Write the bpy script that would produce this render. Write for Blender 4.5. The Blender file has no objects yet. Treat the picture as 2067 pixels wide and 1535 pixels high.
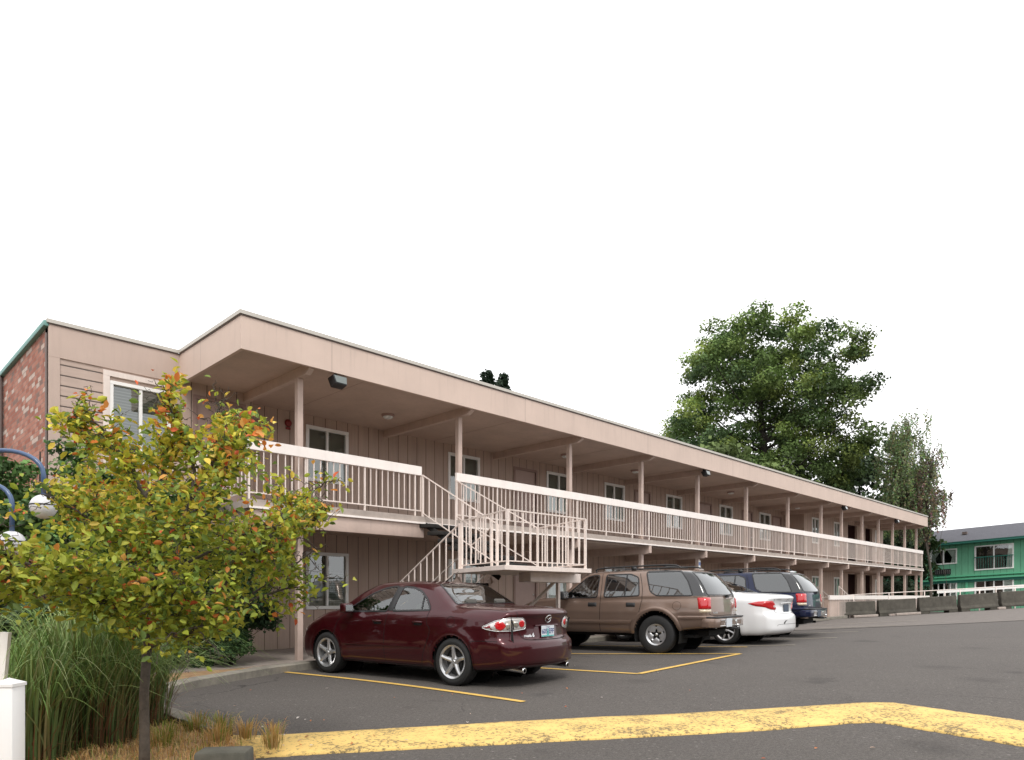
import bpy, bmesh, math, random
import numpy as np
from mathutils import Vector, Matrix
from mathutils.bvhtree import BVHTree
from mathutils.geometry import delaunay_2d_cdt
R=math.radians; PI=math.pi
random.seed(7); rng=np.random.default_rng(11)
sc=bpy.context.scene; COL=sc.collection

# ------------------------------------------------------------------ helpers
def tag(o,label=None,cat=None,group=None,kind=None):
    if label: o['label']=label
    if cat: o['category']=cat
    if group: o['group']=group
    if kind: o['kind']=kind
    return o
def empty(name,loc=(0,0,0),rz=0,**k):
    o=bpy.data.objects.new(name,None); o.empty_display_size=.2; COL.objects.link(o)
    o.location=loc; o.rotation_euler=(0,0,rz); tag(o,**k); return o
def mobj(name,v,f,mat,parent=None,smooth=False,sharp=None):
    me=bpy.data.meshes.new(name); me.from_pydata([tuple(map(float,p)) for p in v],[],[tuple(int(i) for i in q) for q in f]); me.update()
    if mat is not None:
        for m in (mat if isinstance(mat,(list,tuple)) else [mat]): me.materials.append(m)
    if smooth:
        me.polygons.foreach_set('use_smooth',[True]*len(me.polygons))
        if sharp: me.set_sharp_from_angle(angle=R(sharp))
    o=bpy.data.objects.new(name,me); COL.objects.link(o)
    if parent is not None: o.parent=parent
    return o
class MB:
    def __init__(s): s.v=[]; s.f=[]
    def add(s,vs,fs):
        n=len(s.v); s.v+= [tuple(p) for p in vs]; s.f+=[tuple(i+n for i in q) for q in fs]; return s
    def box(s,x0,x1,y0,y1,z0,z1):
        return s.add([(x0,y0,z0),(x1,y0,z0),(x1,y1,z0),(x0,y1,z0),(x0,y0,z1),(x1,y0,z1),(x1,y1,z1),(x0,y1,z1)],
          [(0,3,2,1),(4,5,6,7),(0,1,5,4),(1,2,6,5),(2,3,7,6),(3,0,4,7)])
    def prism(s,poly,z0,z1):
        n=len(poly); vs=[(p[0],p[1],z0) for p in poly]+[(p[0],p[1],z1) for p in poly]
        return s.add(vs,[tuple(range(n-1,-1,-1)),tuple(range(n,2*n))]+[(i,(i+1)%n,n+(i+1)%n,n+i) for i in range(n)])
    def bar(s,p,q,w,h,up=(0,0,1)):
        p=Vector(p);q=Vector(q);d=(q-p).normalized();u=Vector(up)
        if abs(d.dot(u))>.99: u=Vector((1,0,0))
        a=d.cross(u).normalized()*w/2; b=a.cross(d).normalized()*h/2
        vs=[p-a-b,p+a-b,p+a+b,p-a+b,q-a-b,q+a-b,q+a+b,q-a+b]
        return s.add(vs,[(0,3,2,1),(4,5,6,7),(0,1,5,4),(1,2,6,5),(2,3,7,6),(3,0,4,7)])
    def tube(s,pts,r,n=8,cap=True):
        pts=[Vector(p) for p in pts]; rs=r if isinstance(r,(list,tuple)) else [r]*len(pts)
        base=len(s.v); pa=None
        for i,p in enumerate(pts):
            t=(pts[min(i+1,len(pts)-1)]-pts[max(i-1,0)])
            if t.length<1e-9: t=Vector((0,0,1))
            t.normalize()
            if pa is None:
                u=Vector((0,0,1)) if abs(t.z)<.9 else Vector((1,0,0)); a=t.cross(u).normalized()
            else:
                a=(pa-t*pa.dot(t))
                a=a.normalized() if a.length>1e-6 else t.orthogonal().normalized()
            pa=a; b=t.cross(a)
            for k in range(n):
                an=2*PI*k/n; s.v.append(tuple(p+(a*math.cos(an)+b*math.sin(an))*rs[i]))
        for i in range(len(pts)-1):
            for k in range(n):
                s.f.append((base+i*n+k,base+i*n+(k+1)%n,base+(i+1)*n+(k+1)%n,base+(i+1)*n+k))
        if cap:
            s.f.append(tuple(base+k for k in range(n-1,-1,-1))); e=base+(len(pts)-1)*n; s.f.append(tuple(e+k for k in range(n)))
        return s
    def lathe(s,prof,c,axis='z',n=32,a0=0,a1=2*PI):
        # prof: (radius, height along axis)
        base=len(s.v); full=abs(a1-a0-2*PI)<1e-6; m=n if full else n+1
        for (r,h) in prof:
            for k in range(m):
                an=a0+(a1-a0)*k/n; x=r*math.cos(an); y=r*math.sin(an)
                p=(x,y,h) if axis=='z' else ((x,h,y) if axis=='y' else (h,x,y))
                s.v.append((p[0]+c[0],p[1]+c[1],p[2]+c[2]))
        for i in range(len(prof)-1):
            for k in range(n):
                k2=(k+1)%m; s.f.append((base+i*m+k,base+i*m+k2,base+(i+1)*m+k2,base+(i+1)*m+k))
        return s
    def quad(s,a,b,c,d): return s.add([a,b,c,d],[(0,1,2,3)])
    def build(s,name,mat,parent=None,smooth=False,bevel=0,sharp=None,seg=2):
        o=mobj(name,s.v,s.f,mat,parent,smooth,sharp)
        if bevel:
            bm=bmesh.new(); bm.from_mesh(o.data)
            bmesh.ops.recalc_face_normals(bm,faces=bm.faces)
            bmesh.ops.bevel(bm,geom=[e for e in bm.edges if len(e.link_faces)==2 and e.calc_face_angle(0)>.5],offset=bevel,segments=seg,profile=.5,affect='EDGES',clamp_overlap=True)
            bm.to_mesh(o.data); bm.free()
            o.data.polygons.foreach_set('use_smooth',[True]*len(o.data.polygons)); o.data.set_sharp_from_angle(angle=R(35))
        return o
def text_geo(s,size=1.0,extr=0.0,bold=False):
    cu=bpy.data.curves.new('t','FONT'); cu.body=s; cu.size=size; cu.extrude=extr; cu.align_x='CENTER'; cu.align_y='CENTER'; cu.resolution_u=2
    if bold: cu.offset=size*.02
    o=bpy.data.objects.new('t',cu); COL.objects.link(o)
    dg=bpy.context.evaluated_depsgraph_get(); me=bpy.data.meshes.new_from_object(o.evaluated_get(dg))
    v=[tuple(p.co) for p in me.vertices]; f=[tuple(p.vertices) for p in me.polygons]
    bpy.data.objects.remove(o); bpy.data.curves.remove(cu); bpy.data.meshes.remove(me); return v,f

# ------------------------------------------------------------------ materials
class NT:
    def __init__(s,name):
        s.m=bpy.data.materials.new(name); s.m.use_nodes=True; s.t=s.m.node_tree; s.t.nodes.clear()
        s.out=s.n('ShaderNodeOutputMaterial')
    def n(s,ty,**k):
        nd=s.t.nodes.new(ty)
        for a,b in k.items(): setattr(nd,a,b)
        return nd
    def l(s,a,b): s.t.links.new(a,b)
    def val(s,nd,**k):
        for a,b in k.items(): nd.inputs[a.replace('_',' ')].default_value=b
        return nd
    def coord(s,kind='Object'): return s.n('ShaderNodeTexCoord').outputs[kind]
    def mapping(s,src,scale=(1,1,1),rot=(0,0,0)):
        m=s.n('ShaderNodeMapping'); m.inputs['Scale'].default_value=scale; m.inputs['Rotation'].default_value=rot; s.l(src,m.inputs[0]); return m.outputs[0]
    def noise(s,src,scale,detail=4,rough=.55):
        nd=s.n('ShaderNodeTexNoise'); nd.inputs['Scale'].default_value=scale; nd.inputs['Detail'].default_value=detail; nd.inputs['Roughness'].default_value=rough
        if src is not None: s.l(src,nd.inputs['Vector'])
        return nd.outputs['Fac']
    def ramp(s,src,stops,interp='LINEAR'):
        r=s.n('ShaderNodeValToRGB'); cr=r.color_ramp; cr.interpolation=interp
        while len(cr.elements)<len(stops): cr.elements.new(.5)
        for e,(p,c) in zip(cr.elements,stops):
            e.position=p; e.color=(c,c,c,1) if isinstance(c,(int,float)) else (*c,1)
        s.l(src,r.inputs[0]); return r.outputs[0]
    def mix(s,f,a,b,mode='MIX'):
        m=s.n('ShaderNodeMix',data_type='RGBA',blend_type=mode)
        for sock,v in ((m.inputs[0],f),(m.inputs[6],a),(m.inputs[7],b)):
            if hasattr(v,'links') or hasattr(v,'is_linked'): s.l(v,sock)
            elif isinstance(v,(int,float)): sock.default_value=v if sock is m.inputs[0] else (v,v,v,1)
            else: sock.default_value=(*v,1)
        return m.outputs[2]
    def math(s,op,a,b=0.0,c=None):
        m=s.n('ShaderNodeMath',operation=op)
        for i,v in enumerate((a,b) if c is None else (a,b,c)):
            if isinstance(v,(int,float)): m.inputs[i].default_value=v
            else: s.l(v,m.inputs[i])
        return m.outputs[0]
    def bsdf(s,color,rough=.6,metal=0,bump=None,bstr=.3,bdist=.02,coat=0,spec=.5,rough_src=None,extra=None):
        b=s.n('ShaderNodeBsdfPrincipled')
        if isinstance(color,(tuple,list)): b.inputs['Base Color'].default_value=(*color,1)
        else: s.l(color,b.inputs['Base Color'])
        b.inputs['Roughness'].default_value=rough; b.inputs['Metallic'].default_value=metal
        b.inputs['Coat Weight'].default_value=coat; b.inputs['Coat Roughness'].default_value=.04; b.inputs['Specular IOR Level'].default_value=spec
        if rough_src is not None: s.l(rough_src,b.inputs['Roughness'])
        if bump is not None:
            bp=s.n('ShaderNodeBump'); bp.inputs['Strength'].default_value=bstr; bp.inputs['Distance'].default_value=bdist; s.l(bump,bp.inputs['Height']); s.l(bp.outputs[0],b.inputs['Normal'])
        s.l(b.outputs[0],s.out.inputs[0]); s.b=b; return s.m
def painted(name,c,rough=.6,var=.12,nscale=3,bstr=.15,bscale=60,grime=None):
    t=NT(name); co=t.coord(); n=t.noise(co,nscale,5,.6); n2=t.noise(co,bscale,3)
    c0=tuple(x*(1-var) for x in c); c1=tuple(min(1,x*(1+var)) for x in c)
    col=t.mix(t.ramp(n,[(.3,0.),(.7,1.)]),c0,c1)
    if grime:
        st=t.noise(t.mapping(co,(7,7,.7)),1.6,5,.7); col=t.mix(t.math('MULTIPLY',t.ramp(st,[(.5,0.),(.75,1.)]),grime),col,tuple(x*.55 for x in c))
    return t.bsdf(col,rough,bump=n2,bstr=bstr,bdist=.005)
def simple(name,c,rough=.5,metal=0,coat=0,spec=.5,var=.06):
    t=NT(name); n=t.noise(t.coord(),14,3); col=t.mix(n,tuple(x*(1-var) for x in c),tuple(min(1,x*(1+var)) for x in c))
    return t.bsdf(col,rough,metal,coat=coat,spec=spec)
M={}
PINK=(.40,.285,.245)
def siding(name,c,axis,period,gw,horizontal=False):
    t=NT(name); co=t.coord(); sp=t.n('ShaderNodeSeparateXYZ'); t.l(co,sp.inputs[0])
    a=sp.outputs[axis]; fr=t.math('FRACT',t.math('DIVIDE',a,period))
    d=t.math('ABSOLUTE',t.math('SUBTRACT',fr,.5)); g=t.ramp(d,[(0,0.),(gw*.5,0.),(gw,1.)])
    sc_=(7,7,.5) if not horizontal else (.6,.6,7)
    n=t.noise(t.mapping(co,sc_),3,6,.65); n2=t.noise(co,.7,4)
    board=t.noise(t.mapping(t.coord(),(1,1,.05)),3.3,1)
    col=t.mix(t.ramp(n,[(.25,0.),(.75,1.)]),tuple(x*.84 for x in c),tuple(x*1.1 for x in c))
    col=t.mix(t.math('MULTIPLY',t.ramp(n2,[(.35,0.),(.7,1.)]),.35),col,tuple(x*.8 for x in c))
    col=t.mix(t.math('MULTIPLY',t.ramp(board,[(.4,0.),(.6,1.)]),.22),col,tuple(x*1.2 for x in c))
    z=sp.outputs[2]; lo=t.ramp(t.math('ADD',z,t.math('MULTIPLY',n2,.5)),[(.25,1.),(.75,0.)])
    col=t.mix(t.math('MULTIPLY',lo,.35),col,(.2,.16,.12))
    col=t.mix(g,tuple(x*.22 for x in c),col)
    hgt=t.math('ADD',t.math('MULTIPLY',g,1.0),t.math('MULTIPLY',n,.12))
    return t.bsdf(col,.75,bump=hgt,bstr=.7,bdist=.012)
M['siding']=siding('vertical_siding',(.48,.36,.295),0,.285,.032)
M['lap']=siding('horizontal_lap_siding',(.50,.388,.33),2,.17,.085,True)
def mat_fascia():
    t=NT('fascia_paint'); co=t.coord(); sp=t.n('ShaderNodeSeparateXYZ'); t.l(co,sp.inputs[0]); c=(.60,.472,.40)
    n=t.noise(co,1.1,5,.6); f=t.noise(co,160,2); col=t.mix(t.ramp(n,[(.3,0.),(.7,1.)]),tuple(x*.94 for x in c),tuple(x*1.05 for x in c))
    st=t.noise(t.mapping(co,(5,5,.25)),1.4,6,.75); top=t.ramp(t.math('SUBTRACT',sp.outputs[2],5.1),[(.05,.25),(.5,1.)])
    col=t.mix(t.math('MULTIPLY',t.math('MULTIPLY',t.ramp(st,[(.52,0.),(.78,1.)]),top),.5),col,tuple(x*.55 for x in c))
    d=t.math('ABSOLUTE',t.math('SUBTRACT',t.math('FRACT',t.math('DIVIDE',t.math('ADD',sp.outputs[0],sp.outputs[1]),4.88)),.5)); j=t.ramp(d,[(0.,1.),(.0012,0.)]); col=t.mix(t.math('MULTIPLY',j,.35),col,(.2,.14,.12))
    pe=t.noise(co,9,6,.8); col=t.mix(t.math('MULTIPLY',t.ramp(pe,[(.70,0.),(.76,1.)]),.35),col,(.62,.55,.50))
    return t.bsdf(col,.7,bump=t.math('ADD',f,t.math('MULTIPLY',n,3)),bstr=.25,bdist=.006)
M['stucco']=mat_fascia()
M['wingp']=painted('smooth_wall_paint',(.50,.388,.33),.7,.06,1.2,.3,140,grime=.15)
M['soffit']=painted('soffit_paint',(.50,.385,.32),.8,.10,1.6,.3,90,grime=.25)
M['post']=painted('post_paint',(.53,.41,.35),.6,.08,4,.2,50,grime=.3)
M['rail']=painted('railing_paint',(.76,.66,.60),.5,.08,5,.15,60,grime=.25)
M['cap']=painted('cap_rail_paint',(.86,.79,.74),.5,.05,3,.15,60,grime=.12)
M['deckc']=painted('deck_edge_concrete',(.40,.34,.30),.85,.14,6,.4,50,grime=.3)
M['white']=painted('white_vinyl',(.86,.85,.82),.4,.03,5,.05,60,grime=.06)
M['whitepost']=painted('white_post_vinyl',(.82,.81,.79),.35,.02,5,.05,60)
M['flash']=simple('metal_flashing',(.50,.47,.42),.5,.2)
M['drip']=simple('dark_drip_edge',(.12,.09,.08),.6)
M['teal']=simple('teal_gutter_paint',(.16,.33,.30),.5)
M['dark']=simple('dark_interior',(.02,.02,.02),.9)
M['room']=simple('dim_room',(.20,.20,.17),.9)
M['door']=painted('door_paint',(.42,.30,.26),.5,.05,3,.1,60)
M['doorframe']=painted('door_frame_paint',(.30,.20,.17),.6,.05,3,.1,60)
M['tread']=painted('dark_stair_tread',(.018,.016,.014),.8,.3,6,.3,40)
M['black']=simple('black_plastic',(.018,.018,.019),.45)
M['metal']=simple('brushed_metal',(.55,.55,.53),.3,.9)
M['chrome']=simple('chrome',(.75,.75,.75),.12,1.0)
M['red']=simple('red_alarm_paint',(.22,.02,.015),.5)
M['green']=siding('green_siding',(.13,.38,.235),1,.4,.03)
M['greend']=simple('dark_green_trim',(.02,.16,.12),.6)
M['greenl']=simple('light_green_trim',(.10,.42,.24),.6)
def mat_curtain():
    t=NT('curtain_cloth'); sp=t.n('ShaderNodeSeparateXYZ'); t.l(t.coord(),sp.inputs[0]); w=t.math('SINE',t.math('MULTIPLY',sp.outputs[0],70.))
    col=t.mix(t.ramp(w,[(0.,0.),(1.,1.)]),(.66,.68,.66),(.88,.89,.87)); return t.bsdf(col,.9,bump=w,bstr=.5,bdist=.01)
M['curtain']=mat_curtain()
def mat_blind():
    t=NT('window_blind'); sp=t.n('ShaderNodeSeparateXYZ'); t.l(t.coord(),sp.inputs[0]); w=t.math('SINE',t.math('MULTIPLY',sp.outputs[2],120.))
    col=t.mix(t.ramp(w,[(0.,0.),(1.,1.)]),(.24,.25,.22),(.44,.45,.41)); return t.bsdf(col,.7)
M['blind']=mat_blind(); M['pane_backing']=simple('grey_green_pane_backing',(.23,.245,.21),.9)
def glass(name,tint,refl=.06,rough=.0,op=0.0,opc=(.02,.025,.02),ior=1.5,bump=.04):
    t=NT(name); tr=t.n('ShaderNodeBsdfTransparent'); tr.inputs[0].default_value=(*tint,1)
    gl=t.n('ShaderNodeBsdfGlossy'); gl.inputs['Roughness'].default_value=rough+.01; gl.inputs[0].default_value=(.95,.97,.97,1)
    fr=t.n('ShaderNodeFresnel'); fr.inputs[0].default_value=ior
    f=t.math('ADD',t.math('MULTIPLY',fr.outputs[0],1.15),refl-.04)
    cl=t.n('ShaderNodeClamp'); t.l(f,cl.inputs[0])
    wav=t.noise(t.coord(),3,2); bp=t.n('ShaderNodeBump'); bp.inputs['Strength'].default_value=bump; bp.inputs['Distance'].default_value=.03; t.l(wav,bp.inputs['Height']); t.l(bp.outputs[0],gl.inputs['Normal'])
    base=tr.outputs[0]
    if op>0:
        df=t.n('ShaderNodeBsdfDiffuse'); df.inputs[0].default_value=(*opc,1); mx=t.n('ShaderNodeMixShader'); mx.inputs[0].default_value=op; t.l(tr.outputs[0],mx.inputs[1]); t.l(df.outputs[0],mx.inputs[2]); base=mx.outputs[0]
    ms=t.n('ShaderNodeMixShader'); t.l(cl.outputs[0],ms.inputs[0]); t.l(base,ms.inputs[1]); t.l(gl.outputs[0],ms.inputs[2]); t.l(ms.outputs[0],t.out.inputs[0]); return t.m
M['pane']=glass('window_glass',(.80,.86,.82),.12,ior=1.7)
M['carglass']=glass('car_glass',(.60,.72,.62),.06,ior=1.95,bump=0)
M['tint']=glass('tinted_car_glass',(.10,.10,.11),.09,op=.25,opc=(.05,.05,.055),ior=1.8,bump=0)
M['lightlens']=glass('lamp_lens',(.6,.6,.6),.1)
def mat_asphalt():
    t=NT('asphalt'); co=t.coord(); g1=t.noise(co,110,4,.7); g2=t.noise(co,60,3); n=t.noise(co,.45,5,.6); n2=t.noise(co,2.3,4,.6)
    col=t.mix(t.ramp(g1,[(.32,0.),(.68,1.)]),(.046,.041,.036),(.140,.124,.111))
    col=t.mix(t.math('MULTIPLY',t.ramp(n,[(.35,0.),(.7,1.)]),.35),col,(.05,.044,.041))
    col=t.mix(t.math('MULTIPLY',t.ramp(n2,[(.5,0.),(.8,1.)]),.25),col,(.11,.10,.095))
    v=t.n('ShaderNodeTexVoronoi'); v.inputs['Scale'].default_value=26; t.l(co,v.inputs['Vector'])
    sv=t.n('ShaderNodeSeparateColor'); t.l(v.outputs['Color'],sv.inputs[0])
    speck=t.math('MULTIPLY',t.ramp(v.outputs['Distance'],[(.18,1.),(.38,0.)]),t.ramp(sv.outputs[0],[(.93,0.),(.97,1.)]))
    col=t.mix(t.math('MULTIPLY',speck,.75),col,(.26,.24,.22))
    m2=t.noise(co,24,6,.8); col=t.mix(t.math('MULTIPLY',t.ramp(m2,[(.47,0.),(.60,1.)]),.5),col,(.035,.032,.03)); m3=t.noise(co,45,5,.85); col=t.mix(t.math('MULTIPLY',t.ramp(m3,[(.50,0.),(.66,1.)]),.55),col,(.19,.172,.16))
    dv=t.n('ShaderNodeMix',data_type='RGBA',blend_type='LINEAR_LIGHT'); dv.inputs[0].default_value=.25; t.l(co,dv.inputs[6]); nn_=t.n('ShaderNodeTexNoise'); nn_.inputs['Scale'].default_value=1.6; nn_.inputs['Detail'].default_value=6; t.l(co,nn_.inputs['Vector']); t.l(nn_.outputs['Color'],dv.inputs[7])
    cv=t.n('ShaderNodeTexVoronoi',feature='DISTANCE_TO_EDGE'); cv.inputs['Scale'].default_value=.27; t.l(dv.outputs[2],cv.inputs['Vector'])
    crk=t.math('MULTIPLY',t.ramp(cv.outputs['Distance'],[(0.,1.),(.0035,0.)]),t.ramp(t.noise(co,.35,3),[(.48,0.),(.58,1.)])); col=t.mix(t.math('MULTIPLY',crk,.75),col,(.012,.011,.010))
    ov=t.n('ShaderNodeTexVoronoi'); ov.inputs['Scale'].default_value=.55; t.l(dv.outputs[2],ov.inputs['Vector']); col=t.mix(t.math('MULTIPLY',t.ramp(ov.outputs['Distance'],[(.05,1.),(.20,0.)]),.35),col,(.018,.016,.015))
    st=t.ramp(t.noise(co,.9,3,.5),[(.66,0.),(.72,1.)]); col=t.mix(t.math('MULTIPLY',st,.45),col,(.02,.018,.017))
    # distance-independent broad tone: lighter asphalt up the slope (world X)
    sp=t.n('ShaderNodeSeparateXYZ'); t.l(co,sp.inputs[0]); far=t.ramp(t.math('DIVIDE',sp.outputs[0],40.),[(.12,0.),(.6,1.)])
    col=t.mix(t.math('MULTIPLY',far,.35),col,(.16,.145,.135))
    return t.bsdf(col,.85,bump=t.math('ADD',g1,t.math('MULTIPLY',g2,.5)),bstr=.55,bdist=.006,spec=.3)
M['asphalt']=mat_asphalt()
def mat_conc(name,c,var=.2):
    t=NT(name); co=t.coord(); n=t.noise(co,3.5,6,.7); g=t.noise(co,80,3); s=t.noise(t.mapping(co,(4,4,.8)),1.5,5,.7)
    col=t.mix(t.ramp(n,[(.3,0.),(.7,1.)]),tuple(x*(1-var) for x in c),tuple(x*(1+var) for x in c))
    col=t.mix(t.math('MULTIPLY',t.ramp(s,[(.5,0.),(.75,1.)]),.5),col,tuple(x*.45 for x in c))
    return t.bsdf(col,.9,bump=g,bstr=.5,bdist=.006)
M['conc']=mat_conc('walkway_concrete',(.27,.23,.20)); M['curb']=mat_conc('curb_concrete',(.22,.20,.165),.3)
M['barrier']=mat_conc('weathered_barrier_concrete',(.075,.068,.055),.35); M['lotc']=mat_conc('pale_lot_concrete',(.165,.145,.13),.1)
M['stone']=mat_conc('weathered_block',(.10,.095,.075),.35)
def mat_yellow(name,c,wear):
    t=NT(name); co=t.coord(); n=t.noise(co,26,5,.75); n2=t.noise(co,2.5,4,.6); g=t.noise(co,150,2)
    w=t.ramp(t.math('ADD',t.math('MULTIPLY',n,1.),t.math('MULTIPLY',n2,.35)),[(wear,1.),(wear+.05,0.)])
    w=t.math('MULTIPLY',w,.8)
    col=t.mix(t.ramp(n2,[(.3,0.),(.7,1.)]),tuple(x*.85 for x in c),tuple(min(1,x*1.08) for x in c))
    col=t.mix(w,col,(.09,.07,.04)); return t.bsdf(col,.75,bump=t.math('ADD',g,n),bstr=.5,bdist=.008)
M['band']=mat_yellow('worn_yellow_kerb_paint',(.72,.49,.155),.600)
M['line']=mat_yellow('yellow_line_paint',(.66,.42,.10),.48)
M['wline']=mat_yellow('faded_white_line_paint',(.34,.30,.24),.56)
M['oldline']=mat_yellow('nearly_worn_away_line_paint',(.16,.13,.08),.80)
def mat_brick():
    t=NT('multicolour_brick'); co=t.coord(); sp=t.n('ShaderNodeSeparateXYZ'); t.l(co,sp.inputs[0]); cb=t.n('ShaderNodeCombineXYZ'); t.l(sp.outputs[1],cb.inputs[0]); t.l(sp.outputs[2],cb.inputs[1])
    b=t.n('ShaderNodeTexBrick'); t.l(cb.outputs[0],b.inputs['Vector']); b.inputs['Color1'].default_value=(0,0,0,1); b.inputs['Color2'].default_value=(1,1,1,1); b.inputs['Mortar'].default_value=(.5,.5,.5,1)
    b.inputs['Scale'].default_value=1; b.inputs['Brick Width'].default_value=.23; b.inputs['Row Height'].default_value=.082; b.inputs['Mortar Size'].default_value=.006; b.offset=.5
    col=t.ramp(b.outputs['Color'],[(0,(.34,.11,.065)),(.2,(.44,.18,.12)),(.4,(.36,.13,.085)),(.55,(.48,.22,.155)),(.72,(.22,.13,.10)),(.80,(.42,.17,.11)),(.87,(.58,.46,.39))],'CONSTANT')
    n=t.noise(co,30,4); col=t.mix(t.math('MULTIPLY',n,.3),col,(.12,.05,.04)); col=t.mix(b.outputs['Fac'],col,(.22,.16,.13))
    inv=t.math('SUBTRACT',1.,b.outputs['Fac']); return t.bsdf(col,.85,bump=t.math('ADD',inv,t.math('MULTIPLY',n,.3)),bstr=.6,bdist=.01)
M['brick']=mat_brick()
def mat_attr(name,rough=.6,trans=.25,spec=.3):
    t=NT(name); a=t.n('ShaderNodeAttribute'); a.attribute_name='Col'; t.bsdf(a.outputs['Color'],rough,spec=spec)
    if trans>0:
        tl=t.n('ShaderNodeBsdfTranslucent'); t.l(a.outputs['Color'],tl.inputs[0]); ms=t.n('ShaderNodeMixShader'); ms.inputs[0].default_value=trans
        t.l(t.b.outputs[0],ms.inputs[1]); t.l(tl.outputs[0],ms.inputs[2]); t.l(ms.outputs[0],t.out.inputs[0])
    return t.m
M['leaf']=mat_attr('leaf_surface',.5,.32); M['fol']=mat_attr('foliage_surface',.65,.2); M['grass']=mat_attr('grass_blade',.6,.25)
M['bark']=painted('grey_brown_bark',(.085,.07,.055),.9,.35,18,.6,60); M['barkd']=painted('dark_bark',(.035,.028,.022),.9,.3,8,.5,40)
M['soil']=mat_conc('dry_soil',(.34,.21,.11),.3); M['shingle']=mat_conc('grey_roof_shingle',(.085,.085,.10),.15)
M['roofm']=mat_conc('flat_roof_felt',(.25,.23,.21),.1)
M['blue']=simple('blue_lamp_paint',(.045,.09,.19),.35,coat=.3)
M['globe']=simple('white_globe',(.58,.58,.60),.25,coat=.3,var=.02)
def mat_far():
    t=NT('far_land'); n=t.noise(t.coord(),.08,5); return t.bsdf(t.mix(n,(.05,.07,.03),(.10,.10,.06)),.9)
M['far']=mat_far()
def paint(name,c,metal=.0,flake=.0):
    t=NT(name); n=t.noise(t.coord(),900,2); g=t.noise(t.coord(),1.4,4)
    col=t.mix(t.math('MULTIPLY',n,flake),c,tuple(min(1,x*2.2+.02) for x in c))
    dirt=t.n('ShaderNodeSeparateXYZ'); t.l(t.coord(),dirt.inputs[0]); lo=t.ramp(t.math('ADD',dirt.outputs[2],t.math('MULTIPLY',g,.3)),[(.35,1.),(.75,0.)])
    col=t.mix(t.math('MULTIPLY',lo,.07),col,(.08,.07,.06))
    return t.bsdf(col,.34,metal,coat=.75,spec=.3)
M['maroon']=paint('maroon_metallic_paint',(.050,.0018,.005),.5,.06)
M['brown']=paint('brown_metallic_paint',(.235,.165,.13),.6,.1)
M['whitep']=paint('white_car_paint',(.78,.78,.78),0,.0)
M['navy']=paint('navy_metallic_paint',(.004,.009,.042),.5,.08)
M['tyre']=simple('tyre_rubber',(.014,.014,.014),.75); M['alloy']=simple('silver_alloy',(.56,.56,.57),.28,.75)
M['trim']=simple('black_trim',(.012,.012,.013),.35,coat=.2); M['pillar']=simple('black_pillar_glass',(.01,.01,.011),.12,coat=1); M['gap']=simple('panel_gap',(.004,.004,.004),.9)
M['lampglass']=simple('dark_lamp_glass',(.10,.12,.11),.15,.0,coat=1); M['lred']=simple('red_lens',(.50,.008,.012),.15,coat=1); M['lclear']=simple('clear_lens',(.62,.60,.58),.15,.3,coat=1); M['lamber']=simple('cream_lens',(.60,.50,.36),.2,coat=1)
M['ldark']=simple('dark_red_lens',(.20,.01,.015),.15,coat=1)
M['plate']=simple('plate_white',(.62,.66,.70),.4); M['plateink']=simple('plate_blue_ink',(.05,.07,.22),.5); M['plategreen']=simple('plate_teal_print',(.10,.45,.42),.5); M['platedark']=simple('plate_dark',(.05,.07,.11),.4)
M['seat']=simple('grey_seat_fabric',(.10,.095,.085),.9); M['cabin']=simple('dark_cabin_plastic',(.02,.02,.02),.7); M['seatd']=simple('dark_seat_fabric',(.03,.03,.03),.9)

# ------------------------------------------------------------------ terrain
def bar_x(y): return 31.2+(11.1-y)*.90      # line of the concrete barriers across the end of the lot
def hgt(x,y):
    b=.0104+.0024*min(max(11-y,0),14)
    z=min(max(x-6,0),30)*b
    e=x-(bar_x(max(min(y,12),-3))+.8)
    if e>0: z=z*max(0,1-e/3.0)+.05*min(1,e/3.0)
    if y>10.62: z=min(z,.05)
    return z
xs=sorted(set([-400,-200,-100,-50,-25,-10]+[i*.75 for i in range(-8,66)]+[50,55,60,70,90,130,200,300,500]))
ys=sorted(set([-400,-200,-100,-50,-30,-20,-15,-12]+[i*.75-9 for i in range(0,26)]+[10.6,10.64,11,13,20,30,60,120,250,500]))
v=[];f=[]
for y in ys:
    for x in xs: v.append((x,y,hgt(x,y)-.002))
nx=len(xs)
for j in range(len(ys)-1):
    for i in range(nx-1): f.append((j*nx+i,j*nx+i+1,(j+1)*nx+i+1,(j+1)*nx+i))
tag(mobj('parking_lot_ground',v,f,M['asphalt'],smooth=True),'dark grey asphalt parking lot rising gently to the right','ground',kind='structure')
def sheet(name,pts,mat,dz,sub=24,**k):
    # quad strip draped over the terrain; pts = list of (left,right) pairs
    mb=MB(); rows=[]
    for i in range(len(pts)-1):
        (a,b),(c,d)=pts[i],pts[i+1]
        n=max(1,sub)
        for s in range(n+(i==len(pts)-2)):
            u=s/n; p=[a[j]+(c[j]-a[j])*u for j in (0,1)]; q=[b[j]+(d[j]-b[j])*u for j in (0,1)]; rows.append((p,q))
    m=6; vs=[];fs=[]
    for p,q in rows:
        for s in range(m+1):
            x=p[0]+(q[0]-p[0])*s/m; y=p[1]+(q[1]-p[1])*s/m; vs.append((x,y,hgt(x,y)+dz))
    for r in range(len(rows)-1):
        for s in range(m): fs.append((r*(m+1)+s,r*(m+1)+s+1,(r+1)*(m+1)+s+1,(r+1)*(m+1)+s))
    return tag(mobj(name,vs,fs,mat,smooth=True),kind='structure',**k)
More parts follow.
